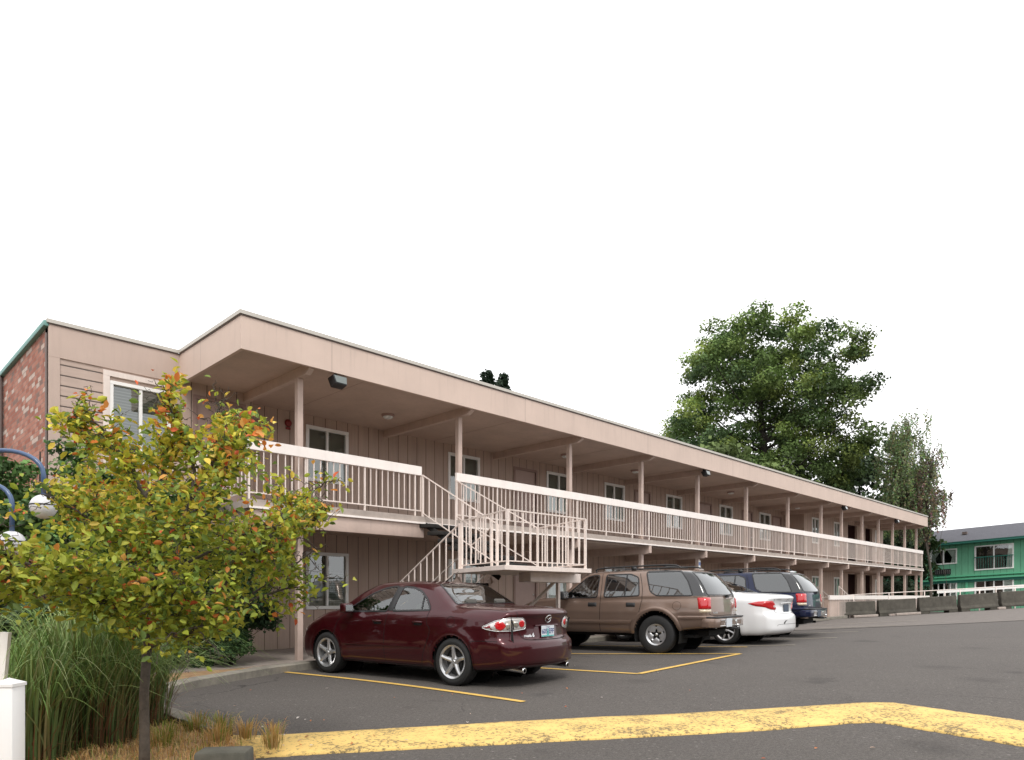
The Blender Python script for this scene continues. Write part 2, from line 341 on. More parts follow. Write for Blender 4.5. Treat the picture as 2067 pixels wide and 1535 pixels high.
# pale concrete strip below the barriers
sheet('concrete_apron',[((19.3,8.6),(29.5,10.5)),((24.4,3.5),(36.0,5.0)),((30.,-3.),(43.,-3.0))],M['lotc'],.008,label='pale concrete apron in front of the barriers',cat='pavement')
def line(name,p,q,w,mat,label,cat='line marking',dz=.006,group=None,curve=0):
    p=Vector(p);q=Vector(q);d=(q-p).normalized();n=Vector((-d.y,d.x))*w/2; pts=[]
    for i in range(13):
        u=i/12; c=p.lerp(q,u)+Vector((-d.y,d.x))*curve*math.sin(PI*u); pts.append(((c-n)[:],(c+n)[:]))
    return sheet(name,pts,mat,dz,2,label=label,cat=cat,group=group)
line('stall_line',(5.3,10.36),(5.72,5.46),.10,M['line'],'yellow stall line left of the maroon sedan',curve=.13)
line('stall_line',(7.85,10.3),(8.6,5.86),.10,M['line'],'yellow stall line under and behind the maroon sedan')
line('stall_line',(8.6,5.86),(12.15,6.04),.10,M['line'],'yellow diagonal line closing the space behind the stairs',dz=.0075)
line('stall_line',(12.15,6.04),(10.4,9.0),.09,M['line'],'thin yellow line running under the brown suv',dz=.0085)
line('stall_line',(13.6,6.6),(12.3,10.3),.08,M['line'],'far yellow line between brown suv and white sedan')
line('stall_line',(14.47,5.97),(13.2,7.5),.08,M['wline'],'faded white stall line behind the white sedan')
line('stall_line',(16.88,5.98),(15.3,7.4),.08,M['wline'],'faded white stall line behind the blue suv')
line('stall_line',(19.3,6.3),(17.9,7.6),.08,M['wline'],'pale stall line just beyond the blue suv')
line('stall_line',(22.3,6.2),(20.6,8.0),.10,M['wline'],'faint pale line on the far concrete apron',dz=.018)
line('stall_line',(25.4,6.5),(22.8,8.9),.10,M['wline'],'farthest pale line crossing the concrete apron',dz=.018)
# yellow painted asphalt berm
def berm():
    inner=[(2.45,6.02),(2.71,5.71),(5.41,4.28),(8.12,2.40),(7.76,1.12),(6.6,-3)]
    outer=[(2.10,5.1),(2.66,4.80),(4.59,3.62),(7.0,2.16),(6.69,.96),(5.5,-3)]
    def dens(P,n=22):
        o=[]
        for i in range(len(P)-1):
            for s in range(n): o.append((P[i][0]+(P[i+1][0]-P[i][0])*s/n,P[i][1]+(P[i+1][1]-P[i][1])*s/n))
        o.append(P[-1]); return o
    a=dens(inner);b=dens(outer)
    # round the corner
    def sm(P):
        Q=[Vector(p) for p in P]
        for _ in range(5): Q=[Q[0]]+[(Q[i-1]+Q[i]*2+Q[i+1])/4 for i in range(1,len(Q)-1)]+[Q[-1]]
        return Q
    a=sm(a);b=sm(b); prof=[(0,-.01),(.0,.012),(.12,.022),(.35,.034),(.6,.036),(.82,.030),(.94,.018),(1,.010),(1.0,-.01)]
    vs=[];fs=[]; m=len(prof)
    for i,(p,q) in enumerate(zip(a,b)):
        jit=random.uniform(-.012,.012)
        for (u,z) in prof:
            c=p.lerp(q,u+ (jit if 0<u else 0)); vs.append((c.x,c.y,hgt(c.x,c.y)+z+random.uniform(-.002,.002)))
    for i in range(len(a)-1):
        for k in range(m-1): fs.append((i*m+k,i*m+k+1,(i+1)*m+k+1,(i+1)*m+k))
    tag(mobj('yellow_berm',vs,fs,M['band'],smooth=True),'broad worn yellow painted berm bending across the foreground','berm')
berm()
# walkway + curb
mb=MB(); mb.box(3.2,46,10.75,14.2,-.2,.09)
tag(mb.build('walkway',M['conc']),'concrete walkway along the foot of the motel','walkway',kind='structure')
def curb(name,path,w,z0,z1,label,mat=None):
    P=[Vector(p) for p in path]; vs=[];fs=[]
    for i,p in enumerate(P):
        d=(P[min(i+1,len(P)-1)]-P[max(i-1,0)]).normalized(); n=Vector((-d.y,d.x))*w
        zz=z1+random.uniform(-.004,.004)
        for (u,z) in ((0,z0),(0.03,zz-.02),(.18,zz),(1,zz),(1,z0)):
            c=p+n*u; vs.append((c.x,c.y,z+max(0,hgt(c.x,min(c.y,10.6))) if i>0 else z))
    m=5
    for i in range(len(P)-1):
        for k in range(m-1): fs.append((i*m+k,(i+1)*m+k,(i+1)*m+k+1,i*m+k+1))
    return tag(mobj(name,vs,fs,mat or M['curb'],smooth=True,sharp=40),label,'curb',kind='structure')
pts=[(2.5,5.75),(2.5,6.4),(2.52,7.0),(2.58,7.7),(2.8,8.4),(3.15,8.95),(3.6,9.35),(4.2,9.72),(4.9,10.1),(5.5,10.35),(6.3,10.5),(7.5,10.55)]
def cr(P,n=5):
    P=[Vector(p) for p in P]; o=[]
    for i in range(len(P)-1):
        a=P[max(i-1,0)];b=P[i];c=P[i+1];d=P[min(i+2,len(P)-1)]
        for s in range(n):
            t=s/n; o.append(.5*((2*b)+(c-a)*t+(2*a-5*b+4*c-d)*t*t+(3*b-a-3*c+d)*t**3))
    o.append(P[-1]); return o
curb('curb',cr(pts)+[Vector((x,10.56)) for x in range(9,32,2)],.2,-.03,.12,'weathered concrete curb around the planting bed and parking stalls')
# planting bed
bed=[(-30,1.2),(1.0,3.6),(2.2,4.7),(2.42,5.7),(2.4,6.4),(2.42,7.0),(2.48,7.7),(2.7,8.5),(3.05,9.1),(3.5,9.5),(4.1,9.88),(4.8,10.25),(5.4,10.55),(5.6,10.8),(3.2,11.0),(3.2,14),(-30,14)]
mb=MB(); vs=[(x,y,.07) for x,y in bed]; mb.add(vs+[(x,y,-.1) for x,y in bed],[tuple(range(len(bed)))]+[(i,len(bed)+i,len(bed)+(i+1)%len(bed),(i+1)%len(bed)) for i in range(len(bed))])
tag(mb.build('planting_bed',M['soil']),'dry soil of the planting bed','soil',kind='structure')

# ------------------------------------------------------------------ MOTEL
YW=13.9; YW1=13.3; YW2=13.0; XE=43.9; XJ=6.16; XJ2=32.5
DECK=2.80
motel=empty('motel_building',(8,12,0),label='long two-storey pink motel with a covered balcony and flat roof',cat='building')
motel.location=(0,0,0)
def wall(name,x0,x1,y,z0,z1,ops,mat,parent):
    """front wall (facing -Y) with rectangular openings (x0,x1,z0,z1)"""
    X=sorted(set([x0,x1]+[o[0] for o in ops]+[o[1] for o in ops])); Z=sorted(set([z0,z1]+[o[2] for o in ops]+[o[3] for o in ops])); mb=MB()
    for i in range(len(X)-1):
        for j in range(len(Z)-1):
            cx=(X[i]+X[i+1])/2; cz=(Z[j]+Z[j+1])/2
            if any(o[0]<cx<o[1] and o[2]<cz<o[3] for o in ops): continue
            mb.quad((X[i],y,Z[j]),(X[i+1],y,Z[j]),(X[i+1],y,Z[j+1]),(X[i],y,Z[j+1]))
    for o in ops:   # reveals
        a,b,c,d=o; y2=y+.12
        mb.quad((a,y,c),(a,y2,c),(a,y2,d),(a,y,d)); mb.quad((b,y,c),(b,y,d),(b,y2,d),(b,y2,c)); mb.quad((a,y,c),(b,y,c),(b,y2,c),(a,y2,c)); mb.quad((a,y,d),(a,y2,d),(b,y2,d),(b,y,d))
    bm_o=mb.build(name,mat,parent); return bm_o
def window(x0,x1,z0,z1,y,parent,style,trim=None,fw=.075):
    fr=MB(); w=fw
    fr.box(x0,x1,y-.028,y+.05,z1-w,z1); fr.box(x0,x1,y-.03,y+.05,z0,z0+w); fr.box(x0,x0+w,y-.026,y+.05,z0+w,z1-w); fr.box(x1-w,x1,y-.026,y+.05,z0+w,z1-w)
    xm=(x0+x1)/2; fr.box(xm-.025,xm+.025,y-.012,y+.05,z0+w,z1-w)
    o=fr.build('window',M['white'],parent,bevel=.004,seg=1)
    for a,b,dy in ((x0+w,xm-.02,.035),(xm+.02,x1-w,.022)):
        MB().quad((a,y+dy,z0+w),(b,y+dy,z0+w),(b,y+dy,z1-w),(a,y+dy,z1-w)).build('pane',M['pane'],o)
    MB().quad((x0-.05,y+.10,z0-.05),(x1+.05,y+.10,z0-.05),(x1+.05,y+.10,z1+.05),(x0-.05,y+.10,z1+.05)).build('added_pane_backing',M['pane_backing'],o)  # plain grey-green sheet added behind the panes to brighten near-black glass
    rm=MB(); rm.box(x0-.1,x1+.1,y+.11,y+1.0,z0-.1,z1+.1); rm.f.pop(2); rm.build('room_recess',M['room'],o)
    cu=MB()
    def wavy(a,b,c,d,yy):
        n=26; vs=[];fs=[]
        for i in range(n+1):
            u=i/n; xx=a+(b-a)*u; of=.018*math.sin(u*26)+.006*math.sin(u*61)
            vs+=[(xx,yy+of,c),(xx,yy+of,d)]
        for i in range(n): fs.append((2*i,2*i+2,2*i+3,2*i+1))
        cu.add(vs,fs)
    H=z1-z0; mt='curtain'
    if style==0: wavy(xm,x1-w,z0,z0+.62*H,y+.075)
    elif style==1: wavy(x0+w,xm,z0,z0+.55*H,y+.08); wavy(xm,x1-w,z0,z0+.6*H,y+.075)
    elif style==2: wavy(xm,x1-w,z0,z1,y+.075)
    elif style==3: cu.quad((x0,y+.075,z0+.05),(x1,y+.075,z0+.05),(x1,y+.075,z1),(x0,y+.075,z1)); mt='blind'
    elif style==4: wavy(xm,x1-w,z0+.05,z0+.68*H,y+.075); mt='blind'
    if cu.v: cu.build('curtain',M[mt],o,smooth=True)
    return o
def door(x0,x1,z0,z1,y,parent,side=1):
    fr=MB(); w=.07
    fr.box(x0-w,x0,y-.02,y+.04,z0,z1); fr.box(x1,x1+w,y-.02,y+.04,z0,z1); fr.box(x0-w,x1+w,y-.022,y+.04,z1,z1+w)
    o=MB().box(x0,x1,y+.015,y+.05,z0,z1).build('door',M['door'],parent)
    fr.build('door_frame',M['doorframe'],o)
    hx=x1-.08 if side>0 else x0+.08
    h=MB(); h.lathe([(0,-.06),(.025,-.055),(.03,-.04),(.022,-.02),(.012,0),(.03,.004)],(hx,y+.015,z0+.98),'y',12); h.lathe([(0,-.012),(.026,-.01),(.026,0)],(hx,y+.015,z0+1.16),'y',12)
    h.build('handle',M['metal'],o,smooth=True); return o
UZ=(3.75,4.98); LZ=(.92,2.19)
wU=[(7.64,8.71,0),(11.70,12.82,0),(15.55,16.72,1),(18.41,19.53,0),(22.13,23.24,1),(26.15,27.26,0),(29.79,30.92,1)]
wL=[(7.64,8.71,4),(11.70,12.82,2),(15.55,16.72,1),(18.41,19.53,3),(22.13,23.24,0),(26.15,27.26,3),(29.79,30.92,2)]
dU=[(9.9,10.8),(14.21,15.11),(20.1,21.0),(21.1,21.95),(24.5,25.4),(28.2,29.1)]
dU=[(14.21,15.06),(20.2,21.05),(24.6,25.45),(28.2,29.05),(31.2,32.05)]
ops=[(a,b,*UZ) for a,b,_ in wU]+[(a,b,DECK,4.86) for a,b in dU]
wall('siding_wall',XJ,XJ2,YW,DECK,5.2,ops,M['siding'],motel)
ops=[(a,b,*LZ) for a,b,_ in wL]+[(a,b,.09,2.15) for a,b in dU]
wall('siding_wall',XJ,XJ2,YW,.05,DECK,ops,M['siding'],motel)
for a,b,s in wU: window(a,b,*UZ,YW,motel,s)
for a,b,s in wL: window(a,b,*LZ,YW,motel,s)
for i,(a,b) in enumerate(dU): door(a,b,DECK+.01,4.86,YW,motel); door(a,b,.10,2.15,YW,motel)
# nearer wing of balcony wall (left)
ops=[(5.08,5.95,DECK,4.9)]
wall('siding_wall',4.77,XJ,YW1,DECK,5.2,ops,M['siding'],motel); door(5.08,5.95,DECK+.01,4.9,YW1,motel,-1)
wall('siding_wall',4.77,XJ,YW1,.05,DECK,[],M['siding'],motel)
mb=MB(); mb.quad((XJ,YW1,.05),(XJ,YW,.05),(XJ,YW,5.2),(XJ,YW1,5.2)); mb.build('return_wall',M['siding'],motel); mb=MB(); mb.quad((XJ2,YW2,.05),(XJ2,YW,.05),(XJ2,YW,5.2),(XJ2,YW2,5.2)); mb.build('return_wall',M['siding'],motel)
# far walls
wF=[(33.4,34.3,0),(36.2,37.1,1),(42.5,43.1,2)]
ops=[(a,b,*UZ) for a,b,_ in wF]+[(a,b,*LZ) for a,b,_ in wF]+[(38.2,39.6,DECK,5.0),(38.2,39.6,.09,2.4),(40.9,42.0,DECK,5.0),(40.9,42.0,.09,2.4)]
wall('siding_wall',XJ2,XE,YW2,.05,5.2,ops,M['siding'],motel)
for a,b,s in wF: window(a,b,*UZ,YW2,motel,s); window(a,b,*LZ,YW2,motel,(s+2)%4)
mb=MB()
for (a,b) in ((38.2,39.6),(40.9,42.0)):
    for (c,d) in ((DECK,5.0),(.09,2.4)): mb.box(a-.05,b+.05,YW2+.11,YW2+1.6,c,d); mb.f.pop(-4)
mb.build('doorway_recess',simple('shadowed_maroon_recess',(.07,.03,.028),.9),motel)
MB().quad((XE,YW2,.05),(XE,22,.05),(XE,22,5.2),(XE,YW2,5.2)).build('end_wall',M['siding'],motel)
# wing wall (left) with horizontal lap siding
WX0=2.73
ops=[(3.62,4.62,3.55,4.92)]
# window in wing
wall('wing_wall',WX0+.16,4.70,YW1,.05,5.12,ops,M['lap'],motel)
MB().box(WX0-.0,4.77,YW1-.02,YW1+.2,5.12,5.66).build('wing_fascia',M['wingp'],motel)
MB().box(WX0,WX0+.16,YW1-.018,YW1+.15,.05,5.12).build('corner_board',M['wingp'],motel)
MB().box(4.66,4.78,YW1-.022,YW1+.15,.05,5.12).build('corner_board',M['wingp'],motel)
window(3.62,4.62,3.55,4.92,YW1,motel,3,fw=.06)
tr=MB(); tr.box(3.52,3.62,YW1-.035,YW1,3.45,4.99); tr.box(4.62,4.66,YW1-.035,YW1,3.45,4.99); tr.box(3.52,4.66,YW1-.038,YW1,4.99,5.08); tr.build('window_trim',M['rail'],motel)
# brick side wall facing -X
MB().quad((WX0,24,.05),(WX0,YW1+.02,.05),(WX0,YW1+.02,5.63),(WX0,24,5.63)).build('brick_wall',M['brick'],motel)
g=MB(); g.box(WX0-.07,WX0+.02,YW1-.02,24,5.60,5.69); g.build('gutter',M['teal'],motel,bevel=.012)
g=MB(); g.tube([(WX0-.06,17.0,5.6),(WX0-.06,17.0,.1)],.05,8); g.build('downspout',M['drip'],motel,smooth=True)
g=MB(); g.tube([(WX0-.02,YW1+.04,5.5),(WX0-.02,YW1+.04,3.0),(WX0-.02,YW1+.04,.1)],.018,6); g.build('conduit',M['drip'],motel,smooth=True)
# roof, fascia, soffit
YF=10.70; XF=4.77
mb=MB(); mb.box(XF,XE,YF,YF+.06,5.11,5.66); mb.build('front_fascia',M['stucco'],motel)
mb=MB(); mb.box(XF,XF+.06,YF+.062,YW1-.02,5.11,5.66); mb.build('side_fascia',M['stucco'],motel)
mb=MB(); mb.box(XE-.06,XE,YF+.062,22,5.11,5.66); mb.build('end_fascia',M['stucco'],motel)
mb=MB(); mb.box(XF-.03,XE+.03,YF-.03,YF+.12,5.655,5.715); mb.box(XF-.03,XF+.09,YF+.12,YW1-.05,5.655,5.715); mb.box(WX0-.03,XF-.03,YW1-.05,YW1+.1,5.655,5.715); mb.box(XE-.09,XE+.03,YF+.12,22,5.655,5.715); mb.build('roof_flashing',M['flash'],motel)
mb=MB(); mb.box(XF-.012,XE+.012,YF-.012,YF,5.635,5.655); mb.box(XF-.012,XF,YF,YW1-.03,5.635,5.655); mb.box(WX0-.005,XF-.012,YW1-.032,YW1-.02,5.635,5.655); mb.build('drip_edge',M['drip'],motel)
mb=MB(); mb.box(WX0+.05,XE-.06,YW1+.2,22,5.50,5.62); mb.box(XF+.06,XE-.06,YF+.06,YW1+.2,5.50,5.62); mb.build('roof',M['roofm'],motel)
mb=MB(); mb.box(XF+.06,XE-.06,YF+.06,YW+.3,5.19,5.24); mb.build('soffit',M['soffit'],motel)
for x in [p+1.22 for p in range(6,42,4)]: MB().box(x,x+.008,YF+.07,YW,5.187,5.192).build('soffit_seam',M['doorframe'],motel)
# deck
mb=MB(); mb.box(5.0,XE,10.90,YW+.1,2.65,2.79); mb.build('balcony_deck',M['deckc'],motel)
MB().box(4.99,XE+.01,10.882,10.90,2.64,2.675).build('deck_drip_edge',M['cap'],motel)
MB().box(5.06,8.58,10.93,11.05,2.37,2.648).build('rim_board',M['post'],motel,bevel=.006)
MB().box(5.06,5.16,11.052,13.28,2.37,2.648).build('rim_board',M['post'],motel)
MB().box(5.2,XE-.05,11.1,YW,2.60,2.648).build('lower_soffit',M['soffit'],motel)
posts=[6.03,9.73,13.39,16.55,19.67,22.98,26.44,29.75,32.1,34.75,37.1,39.35,41.45,43.6]
for i,x in enumerate(posts):
    MB().box(x-.053,x+.053,11.15,11.256,DECK-.015,5.02).build('post',M['post'],motel,bevel=.004,seg=1)
    MB().box(x-.053,x+.053,11.15,11.256,.085,2.42 if i else 2.655).build('post',M['post'],motel,bevel=.004,seg=1)
    b=MB(); pr=[(10.77,5.188),(10.77,5.09),(10.90,5.02),(YW+.02,5.02),(YW+.02,5.188)]
    b.add([(x-.05,y,z) for y,z in pr]+[(x+.05,y,z) for y,z in pr],[(4,3,2,1,0),(5,6,7,8,9)]+[(k,(k+1)%5,5+(k+1)%5,5+k) for k in range(5)]); b.build('beam',M['post'],motel)
    if i and i!=1:
        b=MB(); pr=[(10.89,2.638),(10.89,2.43),(11.02,2.40),(YW+.02,2.40),(YW+.02,2.638)]
        b.add([(x-.055,y,z) for y,z in pr]+[(x+.055,y,z) for y,z in pr],[(4,3,2,1,0),(5,6,7,8,9)]+[(k,(k+1)%5,5+(k+1)%5,5+k) for k in range(5)]); b.build('beam',M['post'],motel)
# extra far posts under balcony (corner)
MB().box(XE-.12,XE-.02,10.95,11.05,.085,2.64).build('post',M['post'],motel)
def railing(x0,x1,parent,y=10.95,z=DECK,dark=False):
    xs_=[x0+.02]; n=max(2,int(round((x1-x0)/.13)))
    mb=MB()
    for i in range(n+1):
        x=x0+.015+(x1-x0-.03)*i/n+random.uniform(-.004,.004); big=(i%9==0); w=.014 if big else .008
        mb.box(x-w,x+w,y-w,y+w,z+(-.01 if big else .10),z+.81)
    mb.box(x0,x1,y-.011,y+.011,z+.09,z+.112)
    o=mb.build('balcony_railing',M['rail'],parent)
    MB().box(x0-.01 if x0 in (5.0,9.44) else x0,x1,y-.028,y+.028,z+.80,z+.975).build('cap_rail',M['cap'],o)
    return o
edges=[5.0,6.03,8.52]; 
for a,b in zip(edges[:-1],edges[1:]): railing(a,b,motel)
edges=[9.44]+posts[2:-1]+[XE]
for a,b in zip(edges[:-1],edges[1:]): railing(a,b,motel)
# return railing at the left end
mb=MB()
for i in range(16):
    y=11.05+i*.145; mb.box(5.0-.008,5.0+.008,y-.008,y+.008,DECK+.1,DECK+.81)
mb.box(4.99,5.01,10.98,13.28,DECK+.09,DECK+.112)
o=mb.build('balcony_railing',M['rail'],motel); MB().box(4.972,5.028,10.98,13.28,DECK+.80,DECK+.975).build('cap_rail',M['cap'],o)
# ---- small fixed things
def flood(x,label,s=1.0):
    o=empty('flood_light',(x,10.86,5.11),label=label,cat='flood light',group='flood lights under the roof edge')
    h=MB(); a=[(-.10,-.17,-.16),(.10,-.17,-.16),(.10,-.02,-.20),(-.10,-.02,-.20),(-.12,-.13,-.02),(.12,-.13,-.02),(.12,.04,-.05),(-.12,.04,-.05)]
    h.add([Vector(p)*s for p in a],[(0,3,2,1),(4,5,6,7),(0,1,5,4),(1,2,6,5),(2,3,7,6),(3,0,4,7)]); h.build('housing',M['black'],o,bevel=.012)
    g=MB(); g.quad(Vector((-.09,-.178,-.145))*s,Vector((.09,-.175,-.145))*s,Vector((.108,-.14,-.035))*s,Vector((-.108,-.14,-.035))*s); g.build('glass',M['lampglass'],o)
    b=MB(); b.box(-.02,.02,-.03,.03,-.04,.07); b.build('bracket',M['black'],o); return o
flood(6.55,'black flood light near the left corner of the balcony roof',1.15)
flood(19.45,'black flood light at mid-length of the roof edge')
flood(31.3,'small black flood light far along the roof edge')
flood(38.6,'farthest black flood light near the right end of the roof')
for px,lab in ((8.9,'nearest round light on the balcony ceiling'),(14.9,'round ceiling light above the upper door'),(18.3,'round ceiling light just past the third post'),(24.6,'round ceiling light far along the balcony'),(30.8,'farthest round ceiling light on the balcony')):
    o=empty('ceiling_light',(px,12.6,5.19),label=lab,cat='ceiling light',group='round balcony ceiling lights')
    MB().lathe([(.0,-.05),(.11,-.05),(.14,-.035),(.145,0)],(0,0,0),'z',20).build('base',M['doorframe'],o,smooth=True)
    MB().lathe([(0,-.095),(.07,-.09),(.10,-.07),(.11,-.05)],(0,0,0),'z',20).build('diffuser',M['curtain'],o,smooth=True)
o=empty('alarm_bell',(7.22,YW,4.93),label='round red alarm bell high on the balcony wall left of the window',cat='alarm bell')
MB().lathe([(0,-.06),(.045,-.058),(.07,-.045),(.082,-.025),(.078,-.01),(.04,-.01),(.04,0)],(0,0,0),'y',24).build('gong',M['red'],o,smooth=True)
MB().box(-.05,.05,-.03,0,-.14,-.09).build('back_box',M['red'],o)
def wallsign(x,y,z,w,h,label,txt):
    o=empty('wall_sign',(x,y,z),label=label,cat='sign'); MB().box(-w/2,w/2,-.012,0,-h/2,h/2).build('sign_plate',M['plate'],o)
    if txt:
        v_,f_=text_geo(txt,h*.5); mobj('lettering',[(a,-.014,b) for a,b,c in v_],f_,M['plateink'],o)
wallsign(7.34,YW,4.38,.17,.10,'small pale room sign beside the nearest upper window','')
o=empty('wall_sign',(19.67,11.14,2.12),label='small white notice on the lower post behind the brown suv',cat='sign'); MB().box(-.055,.055,-.012,0,-.22,.22).build('sign_plate',M['white'],o); MB().box(-.05,.05,-.015,-.012,.06,.17).build('blue_panel',simple('notice_blue',(.12,.18,.4),.5),o)

# ------------------------------------------------------------------ STAIRCASE
st=empty('staircase',(8.9,8.6,0),label='pink steel staircase with dark treads and a landing on a beam',cat='staircase')
st.location=(0,0,0)
LZt=1.69; A=(7.62,7.62); B=(9.52,7.60); Cc=(10.12,9.28); D=(8.22,9.38); E_=(9.05,9.32)
def off(p,dx,dy): return (p[0]+dx,p[1]+dy)
MB().prism([off(A,-.12,-.06),off(B,.10,-.06),off(Cc,.10,.1),off(D,-.14,.1)],LZt-.075,LZt).build('landing',M['rail'],st,bevel=.004,seg=1)
def rail3(p,q,zp,zq,h0=.07,h1=.865,n=8,name='stair_railing',posts=True,r=.009,skip=False):
    mb=MB(); P=Vector((*p,zp));Q=Vector((*q,zq))
    for i in range(n+1):
        if skip and i==n: continue
        c=P.lerp(Q,i/n); big=(i in (0,n)) and posts; w=.018 if big else r
        mb.box(c.x-w,c.x+w,c.y-w,c.y+w,c.z+(0 if big else h0),c.z+h1)
    mb.bar(P+Vector((0,0,h1)),Q+Vector((0,0,h1)),.028,.02); mb.bar(P+Vector((0,0,h0)),Q+Vector((0,0,h0)),.02,.016)
    return mb.build(name,M['rail'],st)
rail3(A,B,LZt,LZt,n=11,skip=True); rail3(B,Cc,LZt,LZt,n=9,skip=True); rail3(D,A,LZt,LZt,n=9,skip=True)
# upper flight
U0=(8.54,10.92);U1=(9.42,10.92)
for p,q in ((U0,E_),(U1,Cc)): rail3(p,q,DECK-.06,LZt,.12,.87,n=11)
nt=7
for i in range(nt):
    u=(i+.35)/nt; a=Vector(U0).lerp(Vector(E_),u); b=Vector(U1).lerp(Vector(Cc),u); z=DECK-.10-(DECK-LZt-.02)*(i+.4)/nt; ab=(b-a)*.08; a=a-ab; b=b+ab
    d=(Vector(E_)-Vector(U0)).normalized()*.15
    mb=MB(); mb.prism([a-d,b-d,b+d,a+d],z-.075,z); mb.build('tread',M['tread'],st,bevel=.01)
for p,q in ((U0,E_),(U1,Cc)):
    mb=MB(); s=.06 if p is U0 else -.06
    mb.bar((p[0]+s,p[1],DECK-.16),(q[0]+s,q[1],LZt-.14),.04,.09); mb.build('stringer',M['tread'],st)
# lower flight going back under the balcony
L0=(8.20,9.42);L1=(8.98,9.40);L0e=(8.16,12.0);L1e=(8.94,12.0)
for p,q in ((L0,L0e),(L1,L1e)):
    rail3(p,q,LZt-.08,.09,.10,.90,n=14)
    mb=MB(); mb.bar((p[0],p[1],LZt-.18),(q[0],q[1],.02),.04,.11); mb.build('stringer',M['post'],st)
for i in range(8):
    u=(i+.5)/8; y=9.45+2.5*u; z=LZt-.1-(LZt-.1)*(i+.7)/8.2
    MB().box(8.20,8.95,y-.15,y+.15,z-.05,z).build('tread',M['tread'],st,bevel=.01)
MB().prism([(8.55,8.0),(9.95,8.05),(10.02,8.4),(8.62,8.35)],LZt-.235,LZt-.077).build('landing_beam',M['rail'],st,bevel=.004,seg=1)
MB().box(9.92,9.98,8.57,8.63,0.03,LZt-.077).build('support_post',M['rail'],st)
mb=MB(); mb.bar((9.95,8.62,LZt-.15),(9.85,10.1,.35),.05,.05); mb.build('brace',M['rail'],st)

# ------------------------------------------------------------------ lower end railing + short stairs + barriers
er=empty('ground_railing',(36,10.8,0),label='pink ground-level railing with a broad cap board at the motel far end',cat='railing'); er.location=(0,0,0)
mb=MB(); 
for i in range(110):
    x=29.4+i*.13; mb.box(x-.009,x+.009,10.69,10.708,.25,1.12)
mb.build('balusters',M['rail'],er)
MB().box(29.3,44.2,10.67,10.73,1.08,1.26).build('cap_rail',M['cap'],er)
MB().box(29.3,30.6,10.74,10.9,.06,1.06).build('end_panel',M['siding'],er); MB().box(29.2,30.7,10.6,10.95,.0,.30).build('footing',M['cap'],er)
es=empty('step_railing',(32,11,0),label='pair of thin sloping handrails behind the ground-level railing',cat='railing'); es.location=(0,0,0)
for dy in (0,.9):
    mb=MB(); mb.bar((31.2,11.0+dy,1.65),(34.0,11.0+dy,.75),.03,.03); mb.bar((31.2,11.0+dy,1.25),(34.0,11.0+dy,.35),.03,.03)
    for i in range(5): mb.box(31.2+i*.68,31.22+i*.68,10.99+dy,11.01+dy,.1,1.63-i*.22)
    mb.build('handrail',M['rail'],es)
b0=Vector((31.06,11.0)); b1=Vector((37.9,3.3)); bd=(b1-b0).normalized(); bn=Vector((bd.y,-bd.x))
if bn.x>0: bn=-bn
names=['leftmost weathered concrete barrier at the motel end of the row','second concrete barrier from the left in front of the ramp railing','third weathered concrete barrier in the middle of the row','fourth concrete barrier in front of the lower green windows','fifth concrete barrier by the right picture edge','sixth concrete barrier continuing past the right edge']
L=1.545
for i in range(6):
    o=empty('concrete_barrier',(0,0,0),label=names[i],cat='barrier',group='concrete barriers across the end of the lot')
    p=b0+bd*(i*(L+.14)); q=p+bd*L; zp=hgt(p.x,min(p.y,10.5)); zq=hgt(q.x,q.y)
    prof=[(-.20,.10),(-.20,.16),(-.13,.26),(-.09,.66+.015*i),(-.075,.68+.015*i),(.075,.68+.015*i),(.09,.66+.015*i),(.13,.26),(.20,.16),(.20,.10)]
    mb=MB(); n=len(prof)
    vs=[(p.x+bn.x*a,p.y+bn.y*a,zp+b) for a,b in prof]+[(q.x+bn.x*a,q.y+bn.y*a,zq+b) for a,b in prof]
    mb.add(vs,[tuple(range(n)),tuple(range(2*n-1,n-1,-1))]+[(k,n+k,n+(k+1)%n,(k+1)%n) for k in range(n)]); mb.build('wall_slab',M['barrier'],o,bevel=.012)
    for u in (.12,.88):
        c=p.lerp(q,u); zc=zp+(zq-zp)*u; fb=MB(); fb.prism([(c.x+bd.x*s*.18+bn.x*t*.2,c.y+bd.y*s*.18+bn.y*t*.2) for s,t in((-1,-1),(1,-1),(1,1),(-1,1))],zc-.02,zc+.102); fb.build('foot',M['barrier'],o)
for i,(u,lab) in enumerate(((.5,'white wheel stop at the foot of the leftmost barrier'),(2.25,'broken white wheel stop at the second barrier'),(6.4,'short white block at the foot of the fourth barrier'),(7.6,'white wheel stop at the foot of the fifth barrier'))):
    p=b0+bd*u+bn*.42; q=p+bd*(1.0 if i!=2 else .3); mb=MB(); mb.bar((p.x,p.y,hgt(p.x,p.y)+.06),(q.x,q.y,hgt(q.x,q.y)+.06),.12,.10); tag(mb.build('wheel_stop',M['deckc'],bevel=.015),lab,'wheel stop',group='white wheel stops below the barriers')
pr=empty('pipe_railing',(33,8,0),label='thin grey pipe railing rising to the right behind the barriers',cat='railing'); pr.location=(0,0,0)
c0=b0-bn*.5-bd*.6; mb=MB(); pts=[]
for i in range(9):
    c=c0+bd*(i*1.5); pts.append((c.x,c.y,1.20+.083*i+ (0 if i else -.05)))
mb.tube(pts,.022,6); o=mb.build('top_pipe',M['rail'],pr,smooth=True)
for i,p in enumerate(pts):
    if i: MB().tube([(p[0],p[1],-.1),p],.02,6).build('pipe_post',M['rail'],pr,smooth=True)
wr=empty('white_board_railing',(41,8,0),label='long white board railing in front of the green building',cat='railing'); wr.location=(0,0,0)
